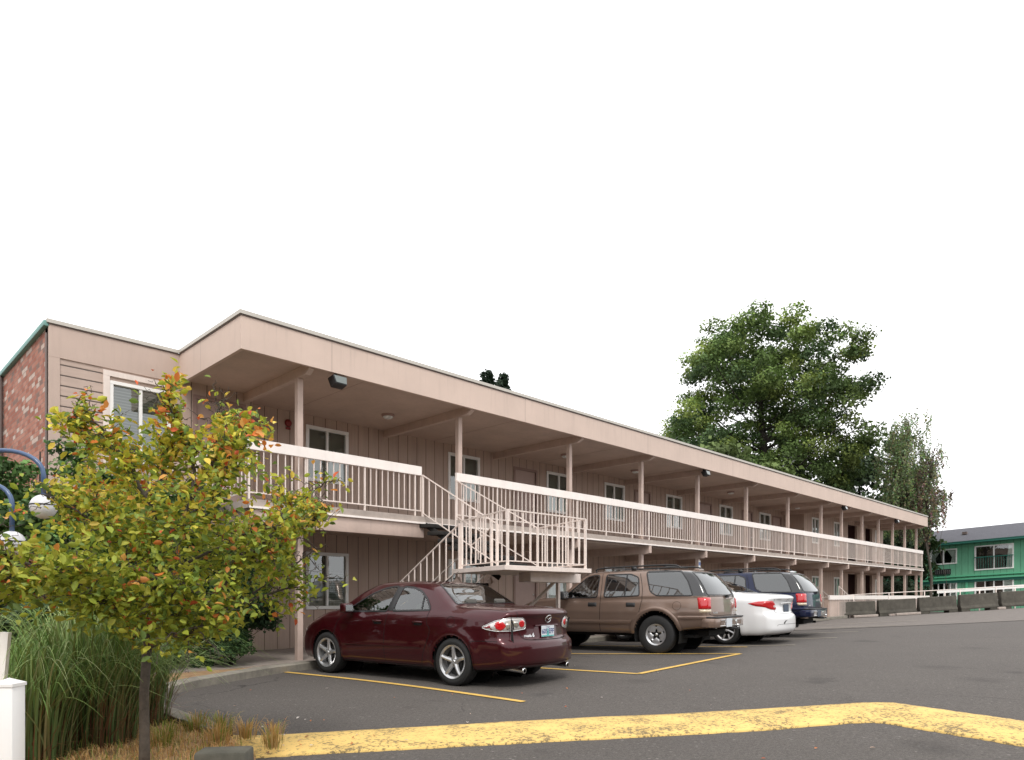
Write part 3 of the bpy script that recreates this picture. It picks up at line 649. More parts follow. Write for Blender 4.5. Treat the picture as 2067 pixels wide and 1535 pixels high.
mb=MB(); a=Vector((41.8,9.75,1.46)); b=Vector((45.2,3.4,1.98)); mb.bar(a,b,.04,.17); mb.build('board',M['white'],wr)
for i in range(5):
    c=a.lerp(b,.05+i*.22); MB().tube([(c.x,c.y,-.1),(c.x,c.y,c.z)],.03,6).build('rail_post',M['rail'],wr,smooth=True)

# ------------------------------------------------------------------ GREEN BUILDING
gb=empty('green_building',(61,8,0),label='bright green two-storey building with a grey shingle roof',cat='building'); gb.location=(0,0,0)
GX=61.0; SH=.05
def gz(y,z): return z+(14.7-y)*SH
def gwall(a,b,z0,z1,x=GX,mat=None,name='green_wall',th=.0):
    mb=MB(); mb.quad((x,a,gz(a,z0)),(x,b,gz(b,z0)),(x,b,gz(b,z1)),(x,a,gz(a,z1))); return mb.build(name,mat or M['green'],gb)
def gbox(x0,x1,a,b,z0,z1,name,mat,parent=None):
    mb=MB(); mb.box(x0,x1,b,a,z0,z1); mb.v=[(x,y,gz(y,z)) for x,y,z in mb.v]; return mb.build(name,mat,parent or gb)
Y0=20.0; Y1=-6
# wall with openings
wins=[(14.7,12.9,3.62,4.78,'c'),(11.78,9.38,3.0,4.82,'b'),(14.6,12.9,.9,2.25,'l'),(11.78,9.38,.7,2.25,'l'),(7.6,5.2,3.0,4.8,'b'),(7.6,5.2,.7,2.25,'l')]
def gw():
    ys_=sorted(set([Y0,Y1]+[w[0] for w in wins]+[w[1] for w in wins])); zs=sorted(set([-.3,5.25]+[w[2] for w in wins]+[w[3] for w in wins])); mb=MB()
    for i in range(len(ys_)-1):
        for j in range(len(zs)-1):
            cy=(ys_[i]+ys_[i+1])/2; cz=(zs[j]+zs[j+1])/2
            if any(w[1]<cy<w[0] and w[2]<cz<w[3] for w in wins): continue
            mb.quad(*[(GX,y,gz(y,z)) for y,z in ((ys_[i],zs[j]),(ys_[i+1],zs[j]),(ys_[i+1],zs[j+1]),(ys_[i],zs[j+1]))])
    mb.build('green_wall',M['green'],gb)
gw()
for (a,b,z0,z1,k) in wins:
    fr=MB(); w=.09; m=(a+b)/2
    for (p,q,c,d) in ((a,b,z1-w,z1),(a,b,z0,z0+w),(a,a-w,z0+w,z1-w),(b+w,b,z0+w,z1-w),(m+.04,m-.04,z0+w,z1-w)):
        fr.box(GX-.05,GX+.05,min(p,q),max(p,q),c,d)
    if k=='l' :
        for mm in (a+(b-a)*.27,a+(b-a)*.74): fr.box(GX-.03,GX+.05,mm-.03,mm+.03,z0+w,z1-w)
    fr.v=[(x,y,gz(y,z)) for x,y,z in fr.v]; o=fr.build('window',M['white'],gb)
    gq=MB(); gq.quad(*[(GX+.03,y,gz(y,z)) for y,z in ((a,z0),(b,z0),(b,z1),(a,z1))]); gq.build('pane',M['pane'],o)
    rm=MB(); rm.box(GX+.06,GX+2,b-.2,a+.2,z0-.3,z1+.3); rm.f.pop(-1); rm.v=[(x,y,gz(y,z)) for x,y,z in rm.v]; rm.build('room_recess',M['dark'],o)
    cu=MB()
    if k=='c':
        for s,e in ((a,-1),(b,1)):
            n=8; cu.add([(GX+.05,s,gz(s,z1)),(GX+.05,s+e*.75,gz(s,z1)),(GX+.05,s+e*.35,gz(s,z0+.5)),(GX+.05,s+e*.45,gz(s,z0)),(GX+.05,s,gz(s,z0))],[(0,1,2,3,4)])
    elif k=='b': cu.quad((GX+.05,b+.5,gz(b,z0)),(GX+.05,b,gz(b,z0)),(GX+.05,b,gz(b,z1)),(GX+.05,b+.3,gz(b,z1)))
    else: cu.quad((GX+.05,b+.6,gz(b,z0)),(GX+.05,b,gz(b,z0)),(GX+.05,b,gz(b,z1)),(GX+.05,b+.6,gz(b,z1)))
    cu.build('curtain',M['curtain'],o)
    if k=='b':
        rb=MB()
        for i in range(15):
            y=b+.1+(a-b-.2)*i/14; rb.box(GX-.16,GX-.14,y-.012,y+.012,gz(y,z0+.1),gz(y,z0+.95))
        rb.add([(GX-.17,b,gz(b,z0+.93)),(GX-.13,b,gz(b,z0+.93)),(GX-.13,b,gz(b,z0+.99)),(GX-.17,b,gz(b,z0+.99)),(GX-.17,a,gz(a,z0+.93)),(GX-.13,a,gz(a,z0+.93)),(GX-.13,a,gz(a,z0+.99)),(GX-.17,a,gz(a,z0+.99))],[(0,3,2,1),(4,5,6,7),(0,1,5,4),(1,2,6,5),(2,3,7,6),(3,0,4,7)])
        rb.build('balconet',M['greend'],gb)
gbox(GX-.25,GX+.02,14.35,13.3,2.85,3.25,'wall_vent',M['black']); g=MB()
for i in range(8): g.box(GX-.27,GX-.25,13.36+i*.125,13.39+i*.125,gz(14,2.9),gz(14,3.2))
g.build('wall_vent_grille',M['metal'],gb)
gbox(GX-.28,GX-.0,Y0,Y1,2.36,2.48,'belt_board',M['greenl']); gbox(GX-.12,GX-.002,Y0,Y1,2.52-.35,2.36,'belt_shadow',M['greend']); gbox(GX-.2,GX-.0,Y0,Y1,2.60,2.70,'belt_board',M['greenl'])
gbox(GX-.10,GX-.003,12.35,12.2,-.2,2.15,'wall_post',M['greenl'])
gbox(GX-.9,GX-.8,Y0+.5,Y1,5.05,5.22,'eave_fascia',M['greend']); gbox(GX-.8,GX,Y0+.5,Y1,5.05,5.08,'eave_soffit',M['greend'])
mb=MB(); a=Y0+.5;b=Y1
mb.add([(GX-.95,a,gz(a,5.19)),(GX-.95,b,gz(b,5.19)),(GX+5.5,b,gz(b,6.75)),(GX+5.5,a-2.0,gz(a-2,6.75)),(GX+12,a,gz(a,5.2)),(GX+12,b,gz(b,5.2))],[(0,1,2,3),(3,2,5,4),(0,3,4)])
mb.build('roof',M['shingle'],gb)
gbox(GX+1.4,GX+1.8,8.3,8.0,5.8,6.05,'roof_vent',M['drip']); gbox(GX+2.0,GX+2.4,13.0,12.7,5.95,6.15,'roof_vent',M['drip'])
mb=MB(); mb.quad((GX,Y0,-.3),(GX+11,Y0,-.3),(GX+11,Y0,gz(Y0,5.2)),(GX,Y0,gz(Y0,5.2))); mb.build('side_wall',M['green'],gb)

# ------------------------------------------------------------------ foliage tools
def leaf_mesh(name,C,N,size,cols,mat,parent,shape='leaf',asp=.55):
    """C centres (n,3), N unit normals, size (n,), cols (n,3)"""
    n=len(C); up=rng.normal(size=(n,3)); T=np.cross(N,up); T/=np.linalg.norm(T,axis=1)[:,None]+1e-9; B=np.cross(N,T)
    s=size[:,None]
    if shape=='leaf':
        pts=[(-1,0,0),(-.35,.9,.12),(.35,.85,.12),(1,0,-.05),(.35,-.85,.12),(-.35,-.9,.12)]
        V=np.stack([C+T*s*a*.5+B*s*asp*b*.5+N*s*c for a,b,c in pts],1).reshape(-1,3); k=6
        base=np.arange(n)[:,None]*6; F=np.concatenate([base+np.array([[0,1,2,3]]),base+np.array([[0,3,4,5]])],0); 
    else:
        pts=[(-1,-.6),(.2,-1),(1,.1),(-.1,1)]
        j=rng.uniform(.6,1.2,size=(n,4,1)); V=np.stack([C+(T*a+B*b)*s*.5*j[:,i] for i,(a,b) in enumerate(pts)],1).reshape(-1,3); k=4
        F=np.arange(n)[:,None]*4+np.array([[0,1,2,3]])
    me=bpy.data.meshes.new(name); me.vertices.add(len(V)); me.vertices.foreach_set('co',V.ravel()); 
    me.loops.add(F.size); me.loops.foreach_set('vertex_index',F.ravel().astype(np.int32)); me.polygons.add(len(F)); me.polygons.foreach_set('loop_start',np.arange(0,F.size,4,dtype=np.int32)); me.polygons.foreach_set('loop_total',np.full(len(F),4,dtype=np.int32))
    me.update(calc_edges=True); me.validate()
    ca=me.color_attributes.new('Col','FLOAT_COLOR','POINT'); cc=np.repeat(np.concatenate([cols,np.ones((n,1))],1),k,axis=0); ca.data.foreach_set('color',cc.ravel().astype(np.float32))
    me.materials.append(mat); o=bpy.data.objects.new(name,me); COL.objects.link(o)
    if parent is not None: o.parent=parent
    return o
def unit(a): return a/(np.linalg.norm(a,axis=1)[:,None]+1e-9)
RT=Vector((.7026,-.7116,0)); FW=Vector((.7116,.7026,0)); NR=np.array(RT); NF=np.array(FW)
def inpoly(x,y,P):
    c=False; j=len(P)-1
    for i in range(len(P)):
        if (P[i][1]>y)!=(P[j][1]>y) and x<(P[j][0]-P[i][0])*(y-P[i][1])/(P[j][1]-P[i][1]+1e-12)+P[i][0]: c=not c
        j=i
    return c
def crown(n_cl,poly,depth,rad,per,size,pal,flat=.6,droop=0,seed=1,dark=.55,sunny=None):
    """clumps inside an outline (lateral, z); returns centres, normals, sizes, colours, clump centres"""
    r=np.random.default_rng(seed); xs_=[p[0] for p in poly]; zs_=[p[1] for p in poly]; cl=[]
    zc=(min(zs_)+max(zs_))/2; tries=0
    while len(cl)<n_cl and tries<20000:
        tries+=1; x=r.uniform(min(xs_),max(xs_)); z=r.uniform(min(zs_),max(zs_))
        if not inpoly(x,z,poly): continue
        # depth limited by local width
        cl.append((x,r.uniform(-1,1)*depth*math.sqrt(max(.15,1-((z-zc)/(max(zs_)-min(zs_))*1.6)**2)),z,r.uniform(.6,1.25)*rad))
    Cs=[];Ns=[];Ss=[];Ks=[]
    for (x,y,z,rr) in cl:
        n=int(per*(rr/rad)**2); d=unit(r.normal(size=(n,3))); rad_=r.uniform(.15,1.0,size=(n,1))**.55*r.choice([1,1,1,1.25],size=(n,1))
        p=d*rad_*np.array([rr*1.15,rr,rr*flat]); 
        tone=r.uniform(.75,1.15); c0=np.array(pal[r.integers(len(pal))])
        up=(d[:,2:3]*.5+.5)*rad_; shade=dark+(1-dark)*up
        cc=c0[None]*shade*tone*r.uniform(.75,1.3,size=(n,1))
        if sunny is not None:
            k=r.random(n)<sunny[1]; cc[k]=np.array(sunny[0])*r.uniform(.7,1.2,size=(k.sum(),1))
        q=np.array([x,y,z])[None]+p
        if droop: q[:,2]-=droop*r.random(n)*rr
        Cs.append(NR[None]*q[:,0:1]+NF[None]*q[:,1:2]+np.array([[0,0,1.]])*q[:,2:3]); 
        nn=unit(d+r.normal(size=(n,3))*.55+np.array([[0,0,.5]])); Ns.append(nn); Ss.append(size*r.uniform(.6,1.4,size=n)); Ks.append(cc)
    return np.concatenate(Cs),np.concatenate(Ns),np.concatenate(Ss),np.concatenate(Ks),cl
def inset(P,d):
    cx=sum(p[0] for p in P)/len(P); cz=sum(p[1] for p in P)/len(P); o=[]
    for x,z in P:
        v=Vector((cx-x,cz-z)); v.normalize(); o.append((x+v.x*d,z+v.y*d))
    return o
def limbs(cl,base_z,top_z,r0,parent,mat,n=30,seed=3,lean=(0,0),name='trunk'):
    r=random.Random(seed); mb=MB(); H=top_z
    tr=[]; 
    for i in range(9):
        u=i/8; tr.append(Vector((0,0,0))+RT*(lean[0]*u+ .02*H*math.sin(u*5))+FW*lean[1]*u+Vector((0,0,H*u)))
    mb.tube(tr,[r0*(1-.85*i/8)*(1.25 if i==0 else 1) for i in range(9)],10)
    pick=sorted(cl,key=lambda c:r.random())[:n]
    for (x,y,z,rr) in pick:
        tgt=RT*x+FW*y+Vector((0,0,z)); zz=max(base_z,min(z-abs(x)*.45-.05*H,H*.95)); u=zz/H; k=min(8,int(u*8)); s=tr[k].lerp(tr[min(8,k+1)],u*8-k)
        mid=s.lerp(tgt,.5)+Vector((0,0,-.08*(tgt-s).length)); rb=r0*(1-.85*u)*.45
        mb.tube([s,s.lerp(mid,.5)+Vector((r.uniform(-.02,.02)*H,r.uniform(-.02,.02)*H,0)),mid,tgt],[rb,rb*.75,rb*.5,rb*.15],6)
    return mb.build(name,mat,parent,smooth=True)
def at(px,py,d): # plan position at a picture column, depth d (world metres)
    t=(px-1033.5)/1400; return Vector((d*(.7116+.7026*t),d*(.7026-.7116*t),1.2-(py-1205)*d/1400))
def outline(pts,px0,d): # picture outline -> lateral/height metres at the tree's own distance
    return [((x-px0)*d/1400,1.2-(y-1205)*d/1400) for x,y in pts]
# big deciduous tree
P=(51.0,18.0)
d=50.; o=empty('large_tree',at(1560,0,d)*Vector((1,1,0)) if False else (50*(.7116+.7026*.364),50*(.7026-.7116*.364),-.35),label='tall spreading deciduous tree behind the motel roof',cat='tree')
poly=outline([(1500,632),(1560,625),(1620,650),(1650,690),(1690,670),(1725,700),(1735,740),(1712,760),(1775,765),(1765,800),(1722,820),(1720,860),(1745,900),(1735,980),(1640,1010),(1480,985),(1360,900),(1345,835),(1400,835),(1395,770),(1400,730),(1420,690),(1425,660),(1465,665)],1560,d)
G3=[(.14,.22,.06),(.11,.18,.055),(.18,.26,.065),(.085,.145,.055),(.23,.30,.07)]
poly=inset(poly,.40); C,N,S,K,cl=crown(430,poly,5.0,.80,240,.18,G3,.75,seed=6,dark=.55)
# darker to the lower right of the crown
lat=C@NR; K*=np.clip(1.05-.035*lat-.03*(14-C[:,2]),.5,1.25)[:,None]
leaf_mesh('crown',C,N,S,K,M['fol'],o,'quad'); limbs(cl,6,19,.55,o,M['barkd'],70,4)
# dense dark trees below/right
def tree(name,px,d,pts,ncl,depth,rad,per,size,pal,flat,label,cat='tree',droop=0,seed=1,tr=(.3,.7),dark=.5,nl=25,group=None,base=1,mat='fol',shape='quad'):
    t=(px-1033.5)/1400; o=empty(name,(d*(.7116+.7026*t),d*(.7026-.7116*t),0),label=label,cat=cat,group=group); poly=inset(outline(pts,px,d),rad*.6)
    C,N,S,K,cl=crown(ncl,poly,depth,rad,per,size,pal,flat,droop,seed,dark); leaf_mesh('crown',C,N,S,K,M[mat],o,shape)
    top=max(z for _,z in poly); limbs(cl,base,top*tr[1],tr[0],o,M['barkd'],nl,seed); return o
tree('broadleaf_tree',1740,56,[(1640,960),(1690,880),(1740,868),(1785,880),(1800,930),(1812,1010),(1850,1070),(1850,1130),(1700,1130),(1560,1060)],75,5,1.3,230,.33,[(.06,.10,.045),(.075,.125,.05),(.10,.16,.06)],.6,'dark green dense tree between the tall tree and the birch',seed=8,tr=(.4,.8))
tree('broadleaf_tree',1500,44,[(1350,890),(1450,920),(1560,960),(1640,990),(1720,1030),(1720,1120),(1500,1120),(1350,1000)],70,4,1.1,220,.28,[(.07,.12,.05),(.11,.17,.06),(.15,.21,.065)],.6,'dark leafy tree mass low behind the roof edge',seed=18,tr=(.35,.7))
def birch(px,d,pts,n,pal,label,seed,strand,trunk,sp=1.1):
    r=random.Random(seed); t=(px-1033.5)/1400; o=empty('birch_tree',(d*(.7116+.7026*t),d*(.7026-.7116*t),0),label=label,cat='tree'); poly=outline(pts,px,d)
    xs_=[p[0] for p in poly]; zs_=[p[1] for p in poly]; C=[];N=[];S=[];K=[]; mb=MB(); top=max(zs_)
    tr=[Vector((0,0,0))+RT*(.25*math.sin(i*.9))+Vector((0,0,top*.96*i/9)) for i in range(10)]; mb.tube(tr,[trunk*(1-.09*i) for i in range(10)],8)
    k=0
    while k<n:
        x=r.uniform(min(xs_),max(xs_)); z=r.uniform(min(zs_),max(zs_))
        if not inpoly(x,z,poly): continue
        k+=1; y=r.gauss(0,sp); tip=RT*x+FW*y+Vector((0,0,z)); i=max(1,min(8,int((z-1.2)/(top*.96)*9))); s0=tr[i]
        if k%4==0: mb.tube([s0,s0.lerp(tip,.5)+Vector((0,0,.5)),tip],[trunk*.25,trunk*.15,.01],5)
        L_=strand*r.uniform(.4,1.2); c=r.choice(pal); m=int(L_/.065); dx=r.gauss(0,.04); tone=r.uniform(.7,1.25)
        mb.tube([tip,tip-Vector((0,0,L_))],.005,3,False)
        for j in range(m):
            q=tip+RT*(dx*j*.2+r.gauss(0,.05))+FW*r.gauss(0,.05)+Vector((0,0,-L_*j/m+.12*math.exp(-j))); C.append(q); N.append(Vector((r.gauss(0,1),r.gauss(0,1),r.gauss(0,.5))).normalized()); S.append(r.uniform(.10,.20)); K.append([v*tone*r.uniform(.75,1.25) for v in c])
    mb.build('trunk',M['bark'],o,smooth=True); A=lambda q: np.array([tuple(v) for v in q]); leaf_mesh('crown',A(C),A(N),np.array(S),np.array(K),M['fol'],o,'leaf',.6)
birch(1822,48,[(1795,860),(1812,838),(1832,845),(1846,890),(1856,930),(1850,980),(1846,1040),(1800,1060),(1790,1000),(1786,930)],560,[(.24,.30,.13),(.18,.25,.10),(.28,.33,.17)],'pale weeping birch with hanging twigs right of the tall tree',9,1.5,.13)
birch(1873,46,[(1874,905),(1890,905),(1886,925),(1876,950),(1886,1000),(1893,1040),(1862,1070),(1848,1040),(1845,990),(1862,960)],330,[(.18,.22,.11),(.20,.22,.11),(.20,.13,.10)],'thin drooping birch at the right end of the motel roof',10,1.3,.10,.8)
birch(1905,47,[(1885,993),(1915,993),(1922,1000),(1890,1000)],26,[(.14,.11,.08),(.13,.14,.07)],'small drooping spray of birch twigs against the white sky',11,.9,.02,.2)
# hanging spray of that tree
tree('broadleaf_tree',1835,53,[(1770,1085),(1850,1090),(1850,1175),(1770,1170)],35,3,1.0,190,.28,[(.03,.06,.025),(.05,.09,.03)],.7,'dark green tree seen between the last balcony posts',seed=12,tr=(.2,.8),nl=10)
tree('shrub',1840,50,[(1780,1165),(1860,1170),(1860,1225),(1780,1225)],25,2,.8,150,.2,[(.025,.045,.02),(.04,.065,.03)],.8,'dark shrub at ground level beyond the far posts','shrub',seed=14,tr=(.1,.6),nl=8,base=.1)
tree('slender_tree',978,60,[(971,748),(982,745),(988,770),(992,830),(968,830)],14,.5,.45,200,.28,[(.03,.055,.03)],1.2,'left of two dark treetops peeking over the roof',seed=31,tr=(.15,.95),nl=4,group=None)
tree('slender_tree',1014,62,[(1008,758),(1018,752),(1028,775),(1036,830),(998,830),(1004,775)],14,.5,.45,200,.28,[(.03,.055,.03)],1.0,'right of two dark treetops peeking over the roof',seed=32,tr=(.15,.95),nl=4)
# shrubs by the wing
tree('shrub',465,11.3,[(380,1160),(440,1090),(510,1130),(545,1200),(542,1280),(515,1345),(420,1350),(380,1290)],95,.6,.16,300,.045,[(.035,.08,.028),(.045,.10,.034),(.065,.125,.04)],.9,'dense dark green clipped shrub beside the ground-floor post','shrub',seed=15,tr=(.03,.8),nl=20,base=.1)
tree('shrub',330,11.0,[(190,1000),(300,930),(410,960),(430,1100),(420,1300),(330,1345),(180,1340),(150,1150)],120,1.0,.28,240,.07,[(.05,.10,.035),(.075,.145,.045),(.11,.20,.06)],.8,'dark broad shrub against the lap-sided wall behind the small tree','shrub',seed=16,tr=(.05,.8),nl=20,base=.1)
tree('shrub',90,9.2,[(60,900),(95,835),(130,880),(150,960),(210,1010),(260,1150),(230,1330),(-80,1340),(-120,1100),(-20,1000),(40,960)],130,1.2,.26,240,.07,[(.12,.23,.06),(.16,.28,.07),(.08,.16,.045)],.8,'tall green shrub in front of the brick wall','shrub',seed=17,tr=(.06,.9),nl=30,base=.1)
tree('rhododendron_bush',60,7.4,[(-120,1120),(20,1090),(130,1130),(190,1200),(170,1330),(60,1400),(-150,1400)],70,.6,.18,130,.095,[(.10,.17,.07),(.07,.13,.05),(.15,.22,.10),(.28,.13,.09)],.8,'grey-green broad-leaved bush with some red leaves at left','bush',seed=19,tr=(.04,.7),nl=18,base=.1,mat='leaf',shape='leaf')
# ------------------------------------------------------------------ near small tree
def small_tree():
    base=Vector((1.559,4.968,.05)); o=empty('small_tree',base,label='young small tree with yellow-green leaves turning orange in the foreground',cat='tree')
    D=4.6; rr=random.Random(21)
    def W(px,py,dep): # tree-local point
        l=(px-290)*(.87 if px>290 else .95)*(D+dep)/1400; z=1.2-(py-1205)*(D+dep)/1400-.05; t=(290-1033.5)/1400
        return RT*(l+t*dep*0)+FW*dep+Vector((0,0,z))+RT*0
    fork=W(297,1310,0); mb=MB()
    mb.tube([Vector((0,0,-.1)),W(291,1500,0),W(290,1400,0),fork],[.040,.033,.030,.029],12)
    main=[ # control paths, px/py/depth
     [(297,1310,0),(345,1280,.05),(420,1240,.15),(520,1200,.35),(600,1180,.45)],
     [(297,1310,0),(300,1230,-.02),(325,1160,-.05),(350,1090,-.05),(400,1010,0),(430,940,.1),(455,895,.15),(505,865,.2)],
     [(350,1090,-.05),(330,1000,-.2),(300,930,-.25),(270,900,-.2),(235,860,-.22),(180,835,-.22)],
     [(400,1010,0),(395,940,.05),(378,890,.05),(355,830,0),(350,785,0)],
     [(300,1230,0),(250,1150,.1),(190,1080,.25),(110,1030,.4),(40,1010,.5)],
     [(300,1260,0),(230,1200,-.2),(150,1150,-.4),(60,1110,-.5),(0,1080,-.6)],
     [(325,1160,0),(400,1110,.3),(480,1060,.5),(560,1010,.6),(620,970,.6)],
     [(350,1090,-.05),(430,1060,-.3),(500,1020,-.4),(560,950,-.4),(580,890,-.4)],
     [(297,1310,0),(240,1280,.3),(180,1240,.5),(100,1210,.7)],
     [(325,1160,0),(270,1060,.3),(210,990,.45),(150,930,.5),(105,880,.5)],
     [(330,1000,-.2),(330,960,0),(315,920,.1),(305,890,.2)],
     [(420,1240,.15),(500,1150,.0),(570,1110,-.1),(630,1050,-.1)],
     [(250,1150,.1),(200,1120,.6),(120,1060,.9),(60,980,.9)],
     [(345,1280,0),(420,1290,-.2),(480,1270,-.35),(540,1240,-.4)],
     [(450,880,.15),(430,850,.2),(420,815,.25)],
     [(345,1280,0),(330,1240,-.4),(290,1190,-.6),(240,1150,-.7)],
     [(240,1280,.3),(200,1200,.0),(150,1170,-.2),(90,1190,-.3)],
     [(300,1230,0),(360,1200,-.3),(430,1180,-.45),(500,1190,-.5)],
     [(250,1150,.1),(240,1080,-.1),(180,1030,-.2),(110,1000,-.2)],
     [(420,1240,.15),(470,1210,.3),(540,1150,.5),(590,1110,.6)],
     [(300,1230,0),(310,1170,.4),(340,1100,.7),(380,1060,.9)],
     [(480,1060,.5),(560,1060,.4),(620,1060,.3),(655,1030,.3)],
    ]
    tips=[]
    def walk(pts,r0,r1,lvl):
        P=cr([Vector(p) for p in pts],5); P=[p+Vector((rr.uniform(-1,1),rr.uniform(-1,1),rr.uniform(-1,1)))*.008*(lvl+1) for p in P]; P[0]=pts[0]
        n=len(P); mb.tube(P,[r0+(r1-r0)*i/(n-1) for i in range(n)],7 if lvl==0 else 5)
        return P
    for k,m in enumerate(main):
        pts=[W(*q) for q in m]; r0=.020 if k<2 else .012
        P=walk(pts,r0,.004,0)
        for i in range(4,len(P)):
            u=i/len(P); nb=2 if u>.3 else 1
            for _ in range(nb):
                if rr.random()<.85:
                    d=(P[i]-P[i-1]).normalized(); s=Vector((rr.gauss(0,1),rr.gauss(0,1),rr.gauss(0.0,.7))).normalized(); v=(d*.5+s).normalized()*rr.uniform(.10,.30)*(1 if P[i].z<1.7 else .62)
                    Q=walk([P[i],P[i]+v*.5+Vector((0,0,.01)),P[i]+v],.004,.0015,1); tips.append((P[i]+v*.45,v,.5)); tips.append((P[i]+v,v,1)); 
                    if rr.random()<.6:
                        v2=(v.normalized()+Vector((rr.gauss(0,.7),rr.gauss(0,.7),rr.gauss(0,.7)))).normalized()*rr.uniform(.08,.18); walk([P[i]+v*.7,P[i]+v*.7+v2*.6,P[i]+v*.7+v2],.003,.0012,1); tips.append((P[i]+v*.7+v2,v2,1))
        tips.append((P[-1],P[-1]-P[-3],1))
    mb.build('trunk',M['bark'],o,smooth=True)
    OUT=[(-60,1000),(40,960),(95,930),(70,850),(80,812),(120,825),(160,850),(140,800),(170,785),(215,800),(270,850),(310,850),(330,800),(318,760),(345,738),(375,745),(382,790),(362,845),(390,880),(440,835),(520,822),(565,850),(545,900),(605,885),(610,930),(560,985),(610,1000),(665,1025),(650,1060),(600,1085),(590,1120),(600,1150),(645,1190),(630,1225),(550,1250),(480,1285),(420,1290),(350,1335),(290,1335),(230,1300),(120,1285),(-60,1230)]
    C=[];N=[];S=[];K=[]
    zt=max(t[0].z for t in tips)
    for (p,v,w) in tips:
        hz=(p.z-.4)/(zt-.4); n=(rr.randint(12,19) if p.dot(RT)<.45 else rr.randint(9,14)) if p.z<1.75 else rr.randint(7,12); orange=rr.random()< .04+.36*hz*hz
        for _ in range(n):
            q=p+Vector((rr.gauss(0,1),rr.gauss(0,1),rr.gauss(-.15,1)))*(.055 if p.z<1.75 else .042)
            wq=q+base; fw_=wq.dot(FW); qx=1033.5+1400*wq.dot(RT)/fw_; qy=1205-1400*(wq.z-1.2)/fw_
            if (math.hypot(qx-82,qy-1020)<34 or math.hypot(qx-28,qy-1077)<32) and rr.random()<.88: continue
            if qx<110 and 885<qy<1010 and rr.random()<.75: continue
            if not inpoly(qx,qy,OUT) and rr.random()<(.8 if qx>560 else .92): continue
            nn=Vector((rr.gauss(0,.7),rr.gauss(0,.7),rr.gauss(.8,.6))).normalized()
            r_=rr.random()
            if orange and r_<.45 or r_<.022: c=rr.choice([(.72,.24,.05),(.78,.34,.08),(.62,.14,.05),(.75,.42,.10)])
            elif hz>.55 and r_<.5: c=rr.choice([(.66,.62,.07),(.52,.58,.06),(.72,.58,.09)])
            elif r_<.75: c=rr.choice([(.42,.52,.06),(.34,.45,.05),(.50,.54,.07)])
            else: c=rr.choice([(.22,.34,.06),(.15,.25,.05),(.28,.40,.08)])
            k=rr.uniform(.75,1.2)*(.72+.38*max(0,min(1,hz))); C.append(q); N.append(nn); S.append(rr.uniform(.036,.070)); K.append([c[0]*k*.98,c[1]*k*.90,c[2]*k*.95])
    leaf_mesh('crown',np.array([tuple(c) for c in C]),np.array([tuple(c) for c in N]),np.array(S),np.array(K),M['leaf'],o,'leaf',.56)
    print('small tree leaves',len(C))
small_tree()
# ------------------------------------------------------------------ grasses
def blades(name,pts,mat,parent=None,seg=6,arc=1.75,**k):
    """pts: list of (base, dir2d, height, reach, width, colour_lo, colour_hi)"""
    n=len(pts); V=np.zeros((n,(seg+1)*2,3)); Cc=np.zeros((n,(seg+1)*2,4)); Cc[:,:,3]=1
    base=np.array([p[0] for p in pts]); dr=np.array([p[1] for p in pts]); h=np.array([p[2] for p in pts]); rc=np.array([p[3] for p in pts]); w=np.array([p[4] for p in pts]); c0=np.array([p[5] for p in pts]); c1=np.array([p[6] for p in pts])
    side=np.stack([-dr[:,1],dr[:,0],np.zeros(n)],1); tw=rng.uniform(-.7,.7,n)
    for i in range(seg+1):
        u=i/seg; r=rc*(u**1.7)
        z=h*np.sin(u*arc)/math.sin(min(arc,PI/2)); ww=w*(1-u**1.6)*.5+.0004
        c=base+np.stack([dr[:,0]*r,dr[:,1]*r,z],1)
        V[:,2*i]=c-side*ww[:,None]; V[:,2*i+1]=c+side*ww[:,None]+np.stack([0*r,0*r,ww*tw],1)
        cc=c0*(1-u)+c1*u; Cc[:,2*i,:3]=cc; Cc[:,2*i+1,:3]=cc
    F=[]; b=np.arange(n)[:,None]*(seg+1)*2
    F=np.concatenate([b+np.array([[2*i,2*i+1,2*i+3,2*i+2]]) for i in range(seg)],0)
    me=bpy.data.meshes.new(name); Vf=V.reshape(-1,3); me.vertices.add(len(Vf)); me.vertices.foreach_set('co',Vf.ravel()); me.loops.add(F.size); me.loops.foreach_set('vertex_index',F.ravel().astype(np.int32)); me.polygons.add(len(F)); me.polygons.foreach_set('loop_start',np.arange(0,F.size,4,dtype=np.int32)); me.polygons.foreach_set('loop_total',np.full(len(F),4,dtype=np.int32)); me.update(calc_edges=True)
    me.polygons.foreach_set('use_smooth',[True]*len(F))
    ca=me.color_attributes.new('Col','FLOAT_COLOR','POINT'); ca.data.foreach_set('color',Cc.reshape(-1).astype(np.float32)); me.materials.append(mat)
    o=bpy.data.objects.new(name,me); COL.objects.link(o)
    if parent is not None: o.parent=parent
    return tag(o,**k)
